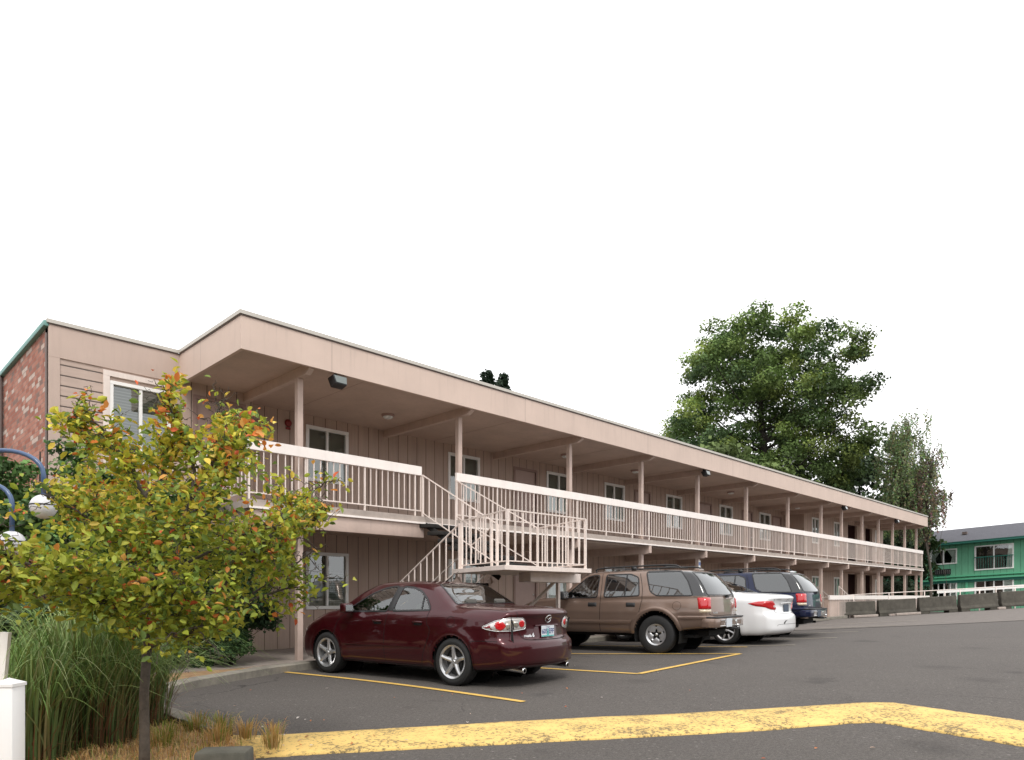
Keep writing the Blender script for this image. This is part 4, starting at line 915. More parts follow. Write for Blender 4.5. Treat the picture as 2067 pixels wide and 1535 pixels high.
def clump(cx,cy,n,hmin,hmax,reach,rad,seed,label,dead=.25,name='ornamental_grass'):
    r=random.Random(seed); o=empty(name,(cx,cy,.07),label=label,cat='ornamental grass'); P=[]
    for i in range(n):
        a=r.uniform(0,2*PI); q=math.sqrt(r.random())*rad; h=r.uniform(hmin,hmax); rc=reach*r.uniform(.1,1.15)*(.35+q/rad*.75); aa=a+r.gauss(0,.5)
        g=r.choice([(.20,.36,.08),(.27,.43,.11),(.15,.28,.07),(.38,.50,.18),(.46,.55,.26),(.22,.36,.10)]); lo=r.choice([(.17,.12,.05),(.12,.14,.05),(.08,.13,.04)])
        P.append(((math.cos(a)*q,math.sin(a)*q,0),(math.cos(aa),math.sin(aa)),h,rc,r.uniform(.007,.016),lo,g))
    P1=[]
    for i in range(int(n*dead)):
        a=r.uniform(0,2*PI); q=math.sqrt(r.random())*rad*1.1; P1.append(((math.cos(a)*q,math.sin(a)*q,0),(math.cos(a),math.sin(a)),r.uniform(.15,.5),r.uniform(.1,.4),.007,(.12,.05,.025),(.26,.13,.06)))
    k_=int(len(P)*.45); blades('green_blades',P[:k_],M['grass'],o,10,arc=2.1); blades('arching_blades',P[k_:],M['grass'],o,11,arc=2.35); blades('dead_blades',P1,M['grass'],o,4); return o
clump(1.50,6.15,950,.6,1.08,1.05,.36,3,'large arching ornamental grass clump at the foot of the small tree')
clump(1.05,5.7,380,.45,.85,.75,.25,4,'left ornamental grass clump behind the white post')
clump(2.0,6.7,520,.5,.95,.85,.3,5,'ornamental grass clump hanging over the curb')
# dry grass ground cover
r=random.Random(9); P=[]
bedp=[(p[0],p[1]) for p in bed]
while len(P)<16000:
    x=r.uniform(-.6,2.5); y=r.uniform(2.6,7.2)
    if not inpoly(x,y,bedp): continue
    if r.random()<.35 and y>5.8: continue
    a=r.uniform(0,2*PI); gr=r.random()<.13
    c=r.choice([(.75,.45,.17),(.80,.54,.25),(.62,.34,.13),(.68,.48,.22)]) if not gr else r.choice([(.18,.26,.05),(.25,.30,.06)])
    P.append(((x,y,.06),(math.cos(a),math.sin(a)),r.uniform(.02,.075)*(1.6 if gr else 1),r.uniform(.01,.09),r.uniform(.003,.006),tuple(q*.7 for q in c),c))
blades('dry_grass',P,M['grass'],None,3,label='straw-coloured dry grass over the planting bed',cat='grass',kind='stuff')
P=[]
for (cx,cy,n,s) in ((2.30,6.0,150,.13),(2.38,5.75,160,.12),(2.47,5.45,120,.10),(2.55,5.15,90,.09),(1.9,5.6,160,.14),(2.2,5.35,120,.1),(2.45,4.95,70,.08)):
    for _ in range(n):
        a=r.uniform(0,2*PI); q=r.random()*s; gr=r.random()<(.6 if s>.11 else .15)
        c=r.choice([(.22,.32,.05),(.30,.36,.06)]) if gr else r.choice([(.60,.36,.12),(.66,.44,.18)])
        P.append(((cx+math.cos(a)*q,cy+math.sin(a)*q,.06),(math.cos(a),math.sin(a)),r.uniform(.08,.19),r.uniform(.02,.10),.005,tuple(w*.6 for w in c),c))
blades('weeds',P,M['grass'],None,4,label='tufts of green and straw weeds along the curb end',cat='weeds',kind='stuff')
# fallen leaves and litter
r=random.Random(12); C=[];N=[];S=[];K=[]
for _ in range(60):
    x=r.uniform(2.0,9); y=r.uniform(1.5,9); 
    if r.random()<.5: x=r.uniform(2.2,3.6); y=r.uniform(4.3,6.5)
    C.append((x,y,hgt(x,y)+.045 if x<3.4 and y<5.6 else hgt(x,y)+.012)); N.append((r.gauss(0,.25),r.gauss(0,.25),1)); S.append(r.uniform(.02,.05)); K.append(r.choice([(.55,.2,.07),(.6,.45,.35),(.4,.12,.06),(.6,.55,.5)]))
lf=leaf_mesh('fallen_leaves',np.array(C),unit(np.array(N)),np.array(S),np.array(K),M['leaf'],None); tag(lf,'scattered fallen orange leaves and specks on the asphalt','leaves',kind='stuff')
# stone block, white post and board
bl=MB(); a=Vector((1.93,4.45,0)); 
bl.box(-.165,.165,-.09,.09,0,.19); o=bl.build('stone_block',M['stone'],bevel=.02,seg=2); o.location=(1.90,4.50,.02); o.rotation_euler=(R(2),R(-1),R(-42)); tag(o,'dark weathered concrete block lying in the dry grass at the bottom','block')
wp=empty('white_post',(.668,4.02,0),label='white square fence post with a low pyramid cap at the lower left',cat='post'); wp.rotation_euler=(0,0,R(-45))
mb=MB(); mb.box(-.045,.045,-.045,.045,0,.775); mb.build('post_shaft',M['whitepost'],wp,bevel=.004)
mb=MB(); s=.049; mb.add([(-s,-s,.775),(s,-s,.775),(s,s,.775),(-s,s,.775),(-s,-s,.79),(s,-s,.79),(s,s,.79),(-s,s,.79),(0,0,.815)],[(3,2,1,0),(0,1,5,4),(1,2,6,5),(2,3,7,6),(3,0,4,7),(4,5,8),(5,6,8),(6,7,8),(7,4,8)]); mb.build('post_cap',M['whitepost'],wp)
o=MB(); o.bar((0,0,0),(.08,0,.86),.05,.03,(0,1,0)); o=o.build('white_board',M['white']); o.location=tuple(at(-14,0,4.3)[:2])+(.12,); o.rotation_euler=(0,0,R(-45)); tag(o,'slanting white board at the left picture edge above the post','board')
# lamp
lp=empty('lamp_post',tuple(at(-75,0,6.4)[:2])+(0,),label='blue gooseneck lamp post with round white globes at the left edge',cat='lamp post')
MB().tube([(0,0,0),(0,0,2.3)],[.06,.045],12).build('pole',M['blue'],lp,smooth=True)
def arm(dx,dz,reach,rise,drop,gl,dep):
    pts=[]; z0=dz
    for i in range(15):
        a=PI*i/14; pts.append(RT*(reach/2*(1-math.cos(a)))+FW*dep*(i/14)+Vector((0,0,z0+rise*math.sin(a))))
    e=pts[-1]; pts=[Vector((0,0,z0-.25))]+pts+[e+Vector((0,0,-drop))]
    a_=MB().tube(pts,.021,10).build('lamp_arm',M['blue'],lp,smooth=True)
    c=pts[-1]+Vector((0,0,-.10)); prof=[(.112*math.sin(PI*i/16),-.112*math.cos(PI*i/16)) for i in range(17)]
    g=MB().lathe(prof,c,'z',24).build('globe',M['globe'],lp,smooth=True)
    MB().lathe([(.1135,-.006),(.1155,0),(.1135,.006)],c+Vector((0,0,.015)),'z',24).build('seam_ring',M['black'],g,smooth=True)
arm(0,2.05+.28,.745,.22,.20,0,0); arm(0,2.04,.49,.20,.25,0,-.05)
def arm_left():
    pts=[RT*(-.3*(1-math.cos(PI*i/14)))+FW*.5*(i/14)+Vector((0,0,2.2+.2*math.sin(PI*i/14))) for i in range(15)]; MB().tube(pts,.021,10).build('lamp_arm',M['blue'],lp,smooth=True)
    MB().lathe([(.112*math.sin(PI*i/16),-.112*math.cos(PI*i/16)) for i in range(17)],pts[-1]+Vector((0,0,-.1)),'z',24).build('globe',M['globe'],lp,smooth=True)
arm_left()
#CARS
exec_cars=True
# ------------------------------------------------------------------ CARS
def pch(xs_,ys_,x):
    xs_=np.array(xs_,float); ys_=np.array(ys_,float); h=np.diff(xs_); dl=np.diff(ys_)/h; m=np.zeros(len(xs_))
    m[0]=dl[0]; m[-1]=dl[-1]
    for i in range(1,len(xs_)-1):
        m[i]=0 if dl[i-1]*dl[i]<=0 else 2*dl[i-1]*dl[i]/(dl[i-1]+dl[i])
    x=np.clip(x,xs_[0],xs_[-1]); i=np.clip(np.searchsorted(xs_,x)-1,0,len(xs_)-2); t=(x-xs_[i])/h[i]
    return (2*t**3-3*t**2+1)*ys_[i]+(t**3-2*t**2+t)*h[i]*m[i]+(-2*t**3+3*t**2)*ys_[i+1]+(t**3-t**2)*h[i]*m[i+1]
def segdist(p,a,b):
    ab=b-a; t=max(0,min(1,(p-a).dot(ab)/max(1e-12,ab.dot(ab)))); q=a+ab*t; return (p-q).length,q
def roundpoly(P,r=.04,n=4):
    P=[Vector(p) for p in P]; o=[]
    for i in range(len(P)):
        a=P[i-1];b=P[i];c=P[(i+1)%len(P)]; da=(a-b);dc=(c-b); rr=min(r,da.length*.45,dc.length*.45); p=b+da.normalized()*rr; q=b+dc.normalized()*rr
        for k in range(n+1):
            t=k/n; o.append(p*(1-t)**2+b*2*t*(1-t)+q*t*t)
    return o
def densify(P,s=.03,closed=True):
    o=[]; n=len(P)
    for i in range(n if closed else n-1):
        a=P[i];b=P[(i+1)%n]; k=max(1,int((b-a).length/s))
        for j in range(k): o.append(a.lerp(b,j/k))
    if not closed: o.append(P[-1])
    return o
class Car:
    def __init__(s,S,loc,ang,**k):
        s.S=S; s.L=S['L']; s.root=empty(S['name'],(0,0,0),**k)
        s.root.rotation_euler=(0,0,ang); s.root.location=loc
        s.shell()
    def mk(s,name,v,f,mat,parent=None,smooth=True,sharp=None):
        return mobj(name,[(p[0]-s.L/2,p[1],p[2]) for p in v],f,mat,parent or s.root,smooth,sharp)
    def mb(s,mb,name,mat,parent=None,**k):
        mb.v=[(p[0]-s.L/2,p[1],p[2]) for p in mb.v]; return mb.build(name,mat,parent or s.root,**k)
    def shell(s):
        S=s.S; L=s.L; rf=S.get('fillet',.07); NR_=46; K=92
        st=[rf*(1-math.cos(a)) for a in np.linspace(0.02,PI/2,6)]; n=int((L-2*rf)/.03); mid=list(np.linspace(rf,L-rf,n))[1:-1]
        X=st+mid+[L-q for q in st[::-1]]
        rings=[]
        for x in X:
            g={k:float(pch(*S[k],np.array([x]))[0]) for k in('zt','zbelt','w','zb')}
            ins=0
            if x<rf: ins=rf-math.sqrt(max(0,rf*rf-(rf-x)**2))
            if x>L-rf: ins=rf-math.sqrt(max(0,rf*rf-(rf-(L-x))**2))
            w=g['w'];zb=g['zb'];zt=g['zt'];zl=g['zbelt']; h=max(zt-zl,.01); u=min(1,max(0,(h-.06)/.30)); u=u*u*(3-2*u)
            wb=w-S.get('tuck',.055)
            zm=zb+(zl-zb)*.42
            wr=wb-S['lean']*h
            P7a=(wb*.90,zl+h*.65); P7b=(wr,zt-.055); p7=(P7a[0]*(1-u)+P7b[0]*u,P7a[1]*(1-u)+P7b[1]*u)
            P8a=(wb*.6,zt-.005); P8b=(wr*.72,zt-.006); p8=(P8a[0]*(1-u)+P8b[0]*u,P8a[1]*(1-u)+P8b[1]*u)
            ctrl=[(0,zb),(w-.16,zb),(w-.05,zb+.02),(w-.012,zb+.12),(w,zm),(w-.004,zm+(zl-zm)*.45),(w-.022,zl-.075),(w-.04,zl-.02),(wb,zl+.012*u)]
            if u>.02: ctrl+=[(wb-S['lean']*h*.5*u-.0*(1-u)-(wb*.05)*(1-u),zl+h*(.5*u+.35*(1-u)))]
            else: ctrl+=[(wb*.95,zl+h*.35)]
            ctrl+=[p7,((p7[0]*.35+p8[0]*.65),zt-.012),p8,(0,zt)]
            P=[np.array(c,float) for c in ctrl]
            for _ in range(3):
                Q=[P[0]]
                for i in range(len(P)-1):
                    if i>0: Q.append(P[i]*.78+P[i+1]*.22) 
                    if i<len(P)-2: Q.append(P[i]*.22+P[i+1]*.78)
                Q.append(P[-1]); P=Q
            P=np.array(P); zc=(zb+zt)/2
            if ins>0:
                P[:,0]*=(w-ins)/w; P[:,1]=zc+(P[:,1]-zc)*((zt-zb)/2-ins)/((zt-zb)/2)
            d=np.r_[0,np.cumsum(np.linalg.norm(np.diff(P,axis=0),axis=1))]; t=np.linspace(0,d[-1],K)
            half=np.stack([np.interp(t,d,P[:,0]),np.interp(t,d,P[:,1])],1); rings.append(half)
        V=[];F=[]; M2=2*K-2
        def full(h): return [(p[0],p[1]) for p in h]+[(-p[0],p[1]) for p in h[-2:0:-1]]
        R_=[full(h) for h in rings]
        for x,r_ in zip(X,R_): V+=[(x,p[0],p[1]) for p in r_]
        for i in range(len(X)-1):
            for k in range(M2): F.append((i*M2+k,i*M2+(k+1)%M2,(i+1)*M2+(k+1)%M2,(i+1)*M2+k))
        def cap(i0,x,rev):
            r_=R_[0] if rev else R_[-1]; zs_=[p[1] for p in r_]; c=(0,(min(zs_)+max(zs_))/2); prev=list(range(i0,i0+M2)); nr=18
            for j in range(1,nr+1):
                u=1-j/(nr+.0)
                if j==nr:
                    V.append((x,0,c[1])); ci=len(V)-1
                    for k in range(M2): F.append((prev[(k+1)%M2],prev[k],ci) if rev else (prev[k],prev[(k+1)%M2],ci))
                else:
                    cur=[]
                    for p in r_: V.append((x,p[0]*u,c[1]+(p[1]-c[1])*u)); cur.append(len(V)-1)
                    for k in range(M2):
                        q=(prev[k],prev[(k+1)%M2],cur[(k+1)%M2],cur[k]); F.append(q[::-1] if rev else q)
                    prev=cur
        cap(0,X[0],True); cap((len(X)-1)*M2,X[-1],False)
        V=np.array(V,float); wmax=max(S['w'][1])
        # end shaping
        wl=S.get('warpR',.8); wf=S.get('warpF',.8)
        kr=np.clip(1-V[:,0]/wl,0,1); kf=np.clip(1-(L-V[:,0])/wf,0,1)
        yy=np.abs(V[:,1])/wmax
        V0=V.copy()
        V[:,0]+=kr*(pch(*S['rear'],V0[:,2])+S.get('bowR',.16)*yy**2.6); V[:,0]-=kf*(pch(*S['front'],V0[:,2])+S.get('bowF',.25)*yy**2.4)
        # fender flares
        for ax in S['axles']:
            dd=np.sqrt((V[:,0]-ax)**2+(V[:,2]-S['R'])**2); fl=S.get('flare',.014)*np.exp(-((dd-S['arch']-.03)/.075)**2)*(np.abs(V[:,1])>wmax*.75)
            V[:,1]+=np.sign(V[:,1])*fl
        if S.get('crease'):
            zc,am=S['crease']; V[:,1]+=np.sign(V[:,1])*am*np.exp(-((V[:,2]-zc)/.035)**2)*(np.abs(V[:,1])>wmax*.7)
        s.V=V; s.F=F
        s.bvh=BVHTree.FromPolygons([tuple(p) for p in V],F)
        s.tri_cache=None
        # ---- cut openings
        rem=np.zeros(len(V),bool)
        for ax in S['axles']:
            for sg in(1,-1):
                dd=np.sqrt((V[:,0]-ax)**2+(V[:,2]-S['R'])**2); m=(dd<S['arch'])&(V[:,1]*sg>.42)
                rem|=m
                near=(dd<S['arch'])&(dd>S['arch']-.05)&(V[:,1]*sg>.42)
        # snap outer ring
        nb=[[] for _ in range(len(V))]
        for q in F:
            for i in range(len(q)): nb[q[i]].append(q[(i+1)%len(q)]); nb[q[(i+1)%len(q)]].append(q[i])
        snapped=set()
        for i in np.nonzero(rem)[0]:
            if any(not rem[j] for j in nb[i]):
                for ax in S['axles']:
                    dx=V[i,0]-ax; dz=V[i,2]-S['R']; dd=math.hypot(dx,dz)
                    if dd<S['arch'] and dd>1e-4 and dd>S['arch']-.06: V[i,0]=ax+dx*S['arch']/dd; V[i,2]=S['R']+dz*S['arch']/dd; snapped.add(i)
        arch_in=rem
        win={}
        for wname,(kind,poly,mat,par) in S['glass'].items():
            for sg in ((1,-1) if kind=='L' else (0,)):
                P=roundpoly(poly,S.get('gr',.05)); ins=set()
                xs_=[p.x for p in P]; ys_=[p.y for p in P]
                for i in range(len(V)):
                    x,y,z=V[i]
                    if kind=='L':
                        if y*sg<.3: continue
                        a,b=x,z
                    elif kind=='T':
                        if z<S['zmid']: continue
                        a,b=x,y
                        lim=float(pch(*S['zt'],np.array([s.unw(x,z,y)]))[0]) if False else 0
                        if z<S['zmid']: continue
                    else:
                        if x>1.2: continue
                        a,b=y,z
                    if a<min(xs_) or a>max(xs_) or b<min(ys_) or b>max(ys_): continue
                    if inpoly(a,b,P): ins.add(i)
                bd=[i for i in ins if any(j not in ins for j in nb[i])]
                for i in bd:
                    x,y,z=V[i]; p=Vector((x,z)) if kind=='L' else (Vector((x,y)) if kind=='T' else Vector((y,z))); best=(9,None)
                    for k in range(len(P)):
                        q=segdist(p,P[k],P[(k+1)%len(P)])
                        if q[0]<best[0]: best=q
                    if best[1] is None: continue
                    h=s.proj('L' if kind=='L' and sg>0 else ('R' if kind=='L' else kind),best[1].x,best[1].y,0)
                    if h is not None: V[i]=h
                win[(wname,sg)]=(ins,mat,P,kind)
        faces=[]; blk=[]; wf_={k:[] for k in win}
        for q in F:
            if all(arch_in[i] for i in q): continue
            hit=None
            for k,(ins,mat,P,kind) in win.items():
                if all(i in ins for i in q): hit=k;break
            if hit: wf_[hit].append(q)
            elif 'black' in S and S['black'](sum(V[i][0] for i in q)/len(q),abs(sum(V[i][1] for i in q)/len(q)),sum(V[i][2] for i in q)/len(q)): blk.append(q)
            else: faces.append(q)
        s.body=s.mk('body',V,faces,S['paint'],smooth=True,sharp=50)
        if blk:
            
            for sg in (1,-1):
                bk_=[q for q in blk if sum(V[i][1] for i in q)*sg>0]; used=sorted(set(i for q in bk_ for i in q)); mp={u:i for i,u in enumerate(used)}; s.mk('pillar_trim',[V[u] for u in used],[[mp[i] for i in q] for q in bk_],M['pillar'],s.body,smooth=True)
        # remove loose verts
        for k,(ins,mat,P,kind) in win.items():
            fs=wf_[k]; 
            if not fs: continue
            used=sorted(set(i for q in fs for i in q)); mp={u:i for i,u in enumerate(used)}
            nm={'L':'side_window','T':'windshield' ,'B':'rear_window'}[kind]
            if k[0].startswith('rear'): nm='rear_window'
            g=s.mk(nm,[V[u]-0*V[u] for u in used],[[mp[i] for i in q] for q in fs],mat,smooth=True)
            pk={'L':'L' if k[1]>0 else 'R'}.get(kind,kind)
            s.strip(pk,P,S.get('gasket',.022),.004,M['trim'],'window_seal',g,closed=True)
        bm=bmesh.new(); bm.from_mesh(s.body.data); lo=[v for v in bm.verts if not v.link_faces]; bmesh.ops.delete(bm,geom=lo,context='VERTS'); bm.to_mesh(s.body.data); bm.free()
        # inner wheel wells
        mb=MB()
        for ax in S['axles']:
            for sg in(1,-1):
                r=S['arch']+.004; w=wmax-.03
                pr=[(r,.40),(r,w)] if sg>0 else [(r,-.40),(r,-w)]
                mb.lathe(pr,(ax,0,S['R']),'y',28,-.35,PI+.35); mb.lathe([(0.01,.40*sg),(r,.40*sg)],(ax,0,S['R']),'y',28)
        mb.box(.5,L-.5,-.62,.62,S['floor'],S['floor']+.05)
        s.mb(mb,'wheel_well',M['gap'])
        # arch lips
        for ax in S['axles']:
            for sg in(1,-1):
                P=[]
                for a in np.linspace(-.12,PI+.12,40):
                    P.append(Vector((ax+(S['arch']+S.get('lipw',.012)*.5)*math.cos(a),S['R']+(S['arch']+S.get('lipw',.012)*.5)*math.sin(a))))
                P=[p for p in P if p.y>S['zb'][1][3]+.015]
                s.strip('L' if sg>0 else 'R',P,S.get('lipw',.012),S.get('lipo',.006),S.get('lipmat',S['paint']),'wheel_arch_trim',None,closed=False,lip=True)
    def proj(s,kind,u,v,off=0.0):
        c=math.sqrt(.5)
        if kind=='L': o=Vector((u,3,v)); d=Vector((0,-1,0))
        elif kind=='R': o=Vector((u,-3,v)); d=Vector((0,1,0))
        elif kind=='B': o=Vector((-3,u,v)); d=Vector((1,0,0))
        elif kind=='Fr': o=Vector((s.L+3,u,v)); d=Vector((-1,0,0))
        elif kind=='T': o=Vector((u,v,4)); d=Vector((0,0,-1))
        elif kind=='D': d=Vector((c,-c,0)); o=Vector((-c,-c,0))*u+Vector((0,0,v))-d*5+Vector((1,0,0))*0
        elif kind=='E': d=Vector((c,c,0)); o=Vector((c,-c,0))*u+Vector((0,0,v))-d*5   # mirrored: u>0 to the right from behind-right
        h=s.bvh.ray_cast(o,d)
        if h[0] is None: return None
        n=h[1]
        if n.dot(d)>0: n=-n
        return h[0]+n*off-d*off*.3
    def strip(s,kind,P,w,off,mat,name,parent,closed=True,lip=False):
        P=densify([Vector(p) for p in P],.025,closed); n=len(P); V=[];F=[]; ok=[]
        for i,p in enumerate(P):
            a=P[i-1] if (closed or i>0) else p; b=P[(i+1)%n] if (closed or i<n-1) else p; t=(b-a)
            t=t.normalized() if t.length>1e-9 else Vector((1,0)); nn=Vector((-t.y,t.x))*w/2
            r=[s.proj(kind,*(p+nn),off),s.proj(kind,*(p),off*1.6),s.proj(kind,*(p-nn),off)]
            if any(q is None for q in r): r=None
            V.append(r)
        vs=[]; idx={}
        for i,r in enumerate(V):
            if r: idx[i]=len(vs); vs+=r
        for i in range(n if closed else n-1):
            j=(i+1)%n
            if i in idx and j in idx:
                a,b=idx[i],idx[j]
                if (Vector(vs[a])-Vector(vs[b])).length>.12: continue
                F+=[(a,b,b+1,a+1),(a+1,b+1,b+2,a+2)]
        if not F: return None
        return s.mk(name,vs,F,mat,parent,smooth=True)
    def patch(s,kind,poly,off,mat,name,parent=None,r=.02,g=.03,dome=0):
        P=roundpoly(poly,r) if r else [Vector(p) for p in poly]; P=densify(P,g); 
        xs_=[p.x for p in P]; ys_=[p.y for p in P]; pts=list(P); edges=[(i,(i+1)%len(P)) for i in range(len(P))]
        x=min(xs_)+g/2
        while x<max(xs_):
            y=min(ys_)+g/2
            while y<max(ys_):
                if inpoly(x,y,P) and min(segdist(Vector((x,y)),P[k],P[(k+1)%len(P)])[0] for k in range(len(P)))>g*.4: pts.append(Vector((x,y)))
                y+=g
            x+=g
        res=delaunay_2d_cdt(pts,edges,[],1,1e-6); vs=res[0]; fs=res[2]; out=[];mp={}
        for i,p in enumerate(vs):
            dd=min(segdist(p,P[k],P[(k+1)%len(P)])[0] for k in range(len(P))); q=s.proj(kind,p.x,p.y,off+dome*min(1,dd/.05)**.5 if dd>1e-4 else off*.3)
            if q is not None: mp[i]=len(out); out.append(q)
        F=[tuple(mp[i] for i in q) for q in fs if all(i in mp for i in q)]
        if not F: return None
        return s.mk(name,out,F,mat,parent,smooth=True)
    def text(s,kind,txt,cx,cy,size,off,mat,name,parent=None,flip=False,sx=1):
        v_,f_=text_geo(txt,size,bold=True); out=[]
        for a,b,c in v_:
            u=cx+(-a*sx if flip else a*sx); q=s.proj(kind,u,cy+b,off); out.append(q if q is not None else Vector((0,0,0)))
        return s.mk(name,out,f_,mat,parent,smooth=False)
    def wheel(s,style):
        S=s.S; Rw=S['R']; rr=S['rim']; tw=S['tw']; yo=S['track']
        for ax in S['axles']:
            for sg in (1,-1):
                c=(ax,0,Rw); y1=yo; y0=yo-tw
                def ly(prof): return [(r,sg*h) for r,h in prof]
                # wheel root = tyre with rim as sub part
                t=MB(); b=.02
                t.lathe(ly([(rr-.01,y0+.02),(rr+.02,y0),(Rw-.035,y0),(Rw-.008,y0+.02),(Rw,y0+.05),(Rw,y1-.05),(Rw-.008,y1-.02),(Rw-.035,y1-.002),(rr+.045,y1+.004),(rr+.018,y1-.004),(rr,y1-.012)]),c,'y',48)
                # tread grooves as shallow rings
                w=s.mb(t,'wheel',M['tyre'],smooth=True,sharp=40)
                bk=MB(); bk.lathe(ly([(0,y1-.075),(rr*.55,y1-.075),(rr*.56,y1-.09),(rr-.015,y1-.12)]),c,'y',40); s.mb(bk,'brake_disc',M['cabin'],w,smooth=True,sharp=30)
                rm=MB(); rm.lathe(ly([(rr-.03,y1-.13),(rr-.018,y1-.05),(rr-.022,y1-.02),(rr-.006,y1-.008),(rr+.006,y1-.002),(rr+.008,y1-.012)]),c,'y',48)
                y=y1
                def sp(pts3): # polygon prism list in (r, tangential, y) rotated
                    pass
                if style in('five','eight'):
                    n=5 if style=='five' else 8
                    for k in range(n):
                        a=2*PI*k/n+PI/2+(.2 if ax>2 else 0); tw_=.0 if style=='five' else .35
                        secs=[(.03,.036,-.040),(.08,.034,-.030),(.14,.028,-.016),(rr-.03,.027,-.012),(rr-.008,.036,-.014)] if style=='five' else [(.03,.022,-.035),(.09,.020,-.022),(.15,.021,-.014),(rr-.01,.026,-.012)]
                        vs=[]
                        for (r_,hw,yy) in secs:
                            aa=a+tw_*(r_/rr)*sg; ca,sa=math.cos(aa),math.sin(aa)
                            for (q,dy) in ((-hw,-.022),(-hw*.75,-.003),(0,.006),(hw*.75,-.003),(hw,-.022)):
                                vs.append((ax+ca*r_-sa*q,sg*(y+yy+dy),Rw+sa*r_+ca*q))
                        fs=[(i*5+j,(i+1)*5+j,(i+1)*5+j+1,i*5+j+1) for i in range(len(secs)-1) for j in range(4)]
                        if sg<0: fs=[f[::-1] for f in fs]
                        rm.add(vs,fs)
                    rm.lathe(ly([(0,y-.026),(.024,y-.027),(.030,y-.034),(.055,y-.036),(.066,y-.045),(.07,y-.075)]),c,'y',28)
                    lg=MB()
                    for k in range(5):
                        a=2*PI*(k+.5)/5+PI/2; lg.lathe(ly([(0,y-.030),(.007,y-.030),(.008,y-.045)]),(ax+.045*math.cos(a),0,Rw+.045*math.sin(a)),'y',8)
                    s.mb(lg,'lug_nut',M['black'],w,smooth=True)
                else: # stamped five-lobed wheel
                    N=120; vs=[];fs=[]
                    for k in range(N):
                        a=2*PI*k/N; q=(math.cos(5*(a-PI/2))*.5+.5); ri=rr*(.30+.26*q**1.5); cut=(math.cos(5*(a-PI/2))*.5+.5)>.86; rc=rr-(.050 if cut else .022)
                        for (r_,yy) in ((ri-.004,-.060),(ri,-.032),(ri+.012,-.024),((ri+rc)/2,-.018),(rc-.004,-.020),(rc,-.045)):
                            vs.append((ax+math.cos(a)*r_,sg*(y+yy),Rw+math.sin(a)*r_))
                    for k in range(N):
                        for j in range(5): fs.append((k*6+j,((k+1)%N)*6+j,((k+1)%N)*6+j+1,k*6+j+1))
                    rm.add(vs,fs); rm.lathe(ly([(rr-.022,y-.046),(rr-.014,y-.012)]),c,'y',40)
                    dk=MB(); dk.lathe(ly([(0,y-.044),(rr*.60,y-.050),(rr-.012,y-.052)]),c,'y',30); s.mb(dk,'hub_shadow',M['gap'],w)
                    cp=MB(); cp.lathe(ly([(0,y-.020),(.022,y-.022),(.030,y-.034),(.034,y-.046)]),c,'y',20); s.mb(cp,'hub_cap',M['metal'],w,smooth=True)
                s.mb(rm,'rim',S.get('rimmat',M['alloy']),w,smooth=True,sharp=35)
    def interior(s,x_f,x_r,z,seatm,top):
        for (x,y) in ((x_f,.36),(x_f,-.36)):
            m=MB(); m.box(x-.28,x+.25,y-.24,y+.24,z-.25,z); m.add([(x-.42,y-.22,z-.1),(x-.42,y+.22,z-.1),(x-.25,y+.24,z-.1),(x-.25,y-.24,z-.1),(x-.62,y-.18,top-.2),(x-.62,y+.18,top-.2),(x-.52,y+.18,top-.2),(x-.52,y-.18,top-.2)],[(0,1,2,3),(7,6,5,4),(0,4,5,1),(1,5,6,2),(2,6,7,3),(3,7,4,0)])
            m.box(x-.64,x-.54,y-.12,y+.12,top-.19,top-.04); s.mb(m,'seat',seatm,bevel=.03)
        m=MB(); m.box(x_r-.25,x_r+.25,-.6,.6,z-.25,z); m.add([(x_r-.35,-.6,z-.1),(x_r-.35,.6,z-.1),(x_r-.2,.6,z-.1),(x_r-.2,-.6,z-.1),(x_r-.6,-.5,top-.26),(x_r-.6,.5,top-.26),(x_r-.48,.5,top-.26),(x_r-.48,-.5,top-.26)],[(0,1,2,3),(7,6,5,4),(0,4,5,1),(1,5,6,2),(2,6,7,3),(3,7,4,0)])
        for y in(-.33,.33): m.box(x_r-.62,x_r-.53,y-.11,y+.11,top-.25,top-.13)
        s.mb(m,'rear_seat',seatm,bevel=.03)
        m=MB(); m.box(x_f+.55,x_f+.95,-.66,.66,z-.1,z+.20); s.mb(m,'dashboard',M['cabin'],bevel=.05)
        ring=[]
        for k in range(25):
            a=2*PI*k/24; ring.append((x_f+.45+.07*math.sin(a),.36+.185*math.cos(a),z+.19+.17*math.sin(a)))
        m=MB(); m.tube(ring,.014,8,False); m.tube([(x_f+.45,.36-.17,z+.19),(x_f+.47,.36,z+.18),(x_f+.45,.36+.17,z+.19)],.018,6); m.tube([(x_f+.46,.36,z+.18),(x_f+.62,.36,z+.10)],.03,8); s.mb(m,'steering_wheel',M['cabin'],smooth=True)
    def mirror(s,x,z,mat,mat2=None,sz=1.0):
        for sg in(1,-1):
            q=s.proj('L' if sg>0 else 'R',x,z-.02,0); y=abs(q.y)
            m=MB(); m.box(x-.06,x+.07,min(sg*(y+.045),sg*(y+.22*sz)),max(sg*(y+.045),sg*(y+.22*sz)),z-.02,z+.12*sz); o=s.mb(m,'mirror',mat,bevel=.028,seg=3)
            g=MB(); a,b=sorted((sg*(y+.065),sg*(y+.20*sz))); g.quad((x-.0625,a,z),(x-.0625,b,z),(x-.0625,b,z+.10*sz),(x-.0625,a,z+.10*sz)); s.mb(g,'mirror_glass',M['chrome'],o)
            g=MB(); a,b=sorted((sg*(y-.01),sg*(y+.08))); g.box(x-.01,x+.06,a,b,z-.015,z+.045); s.mb(g,'mirror_stalk',M['trim'],o,bevel=.01)
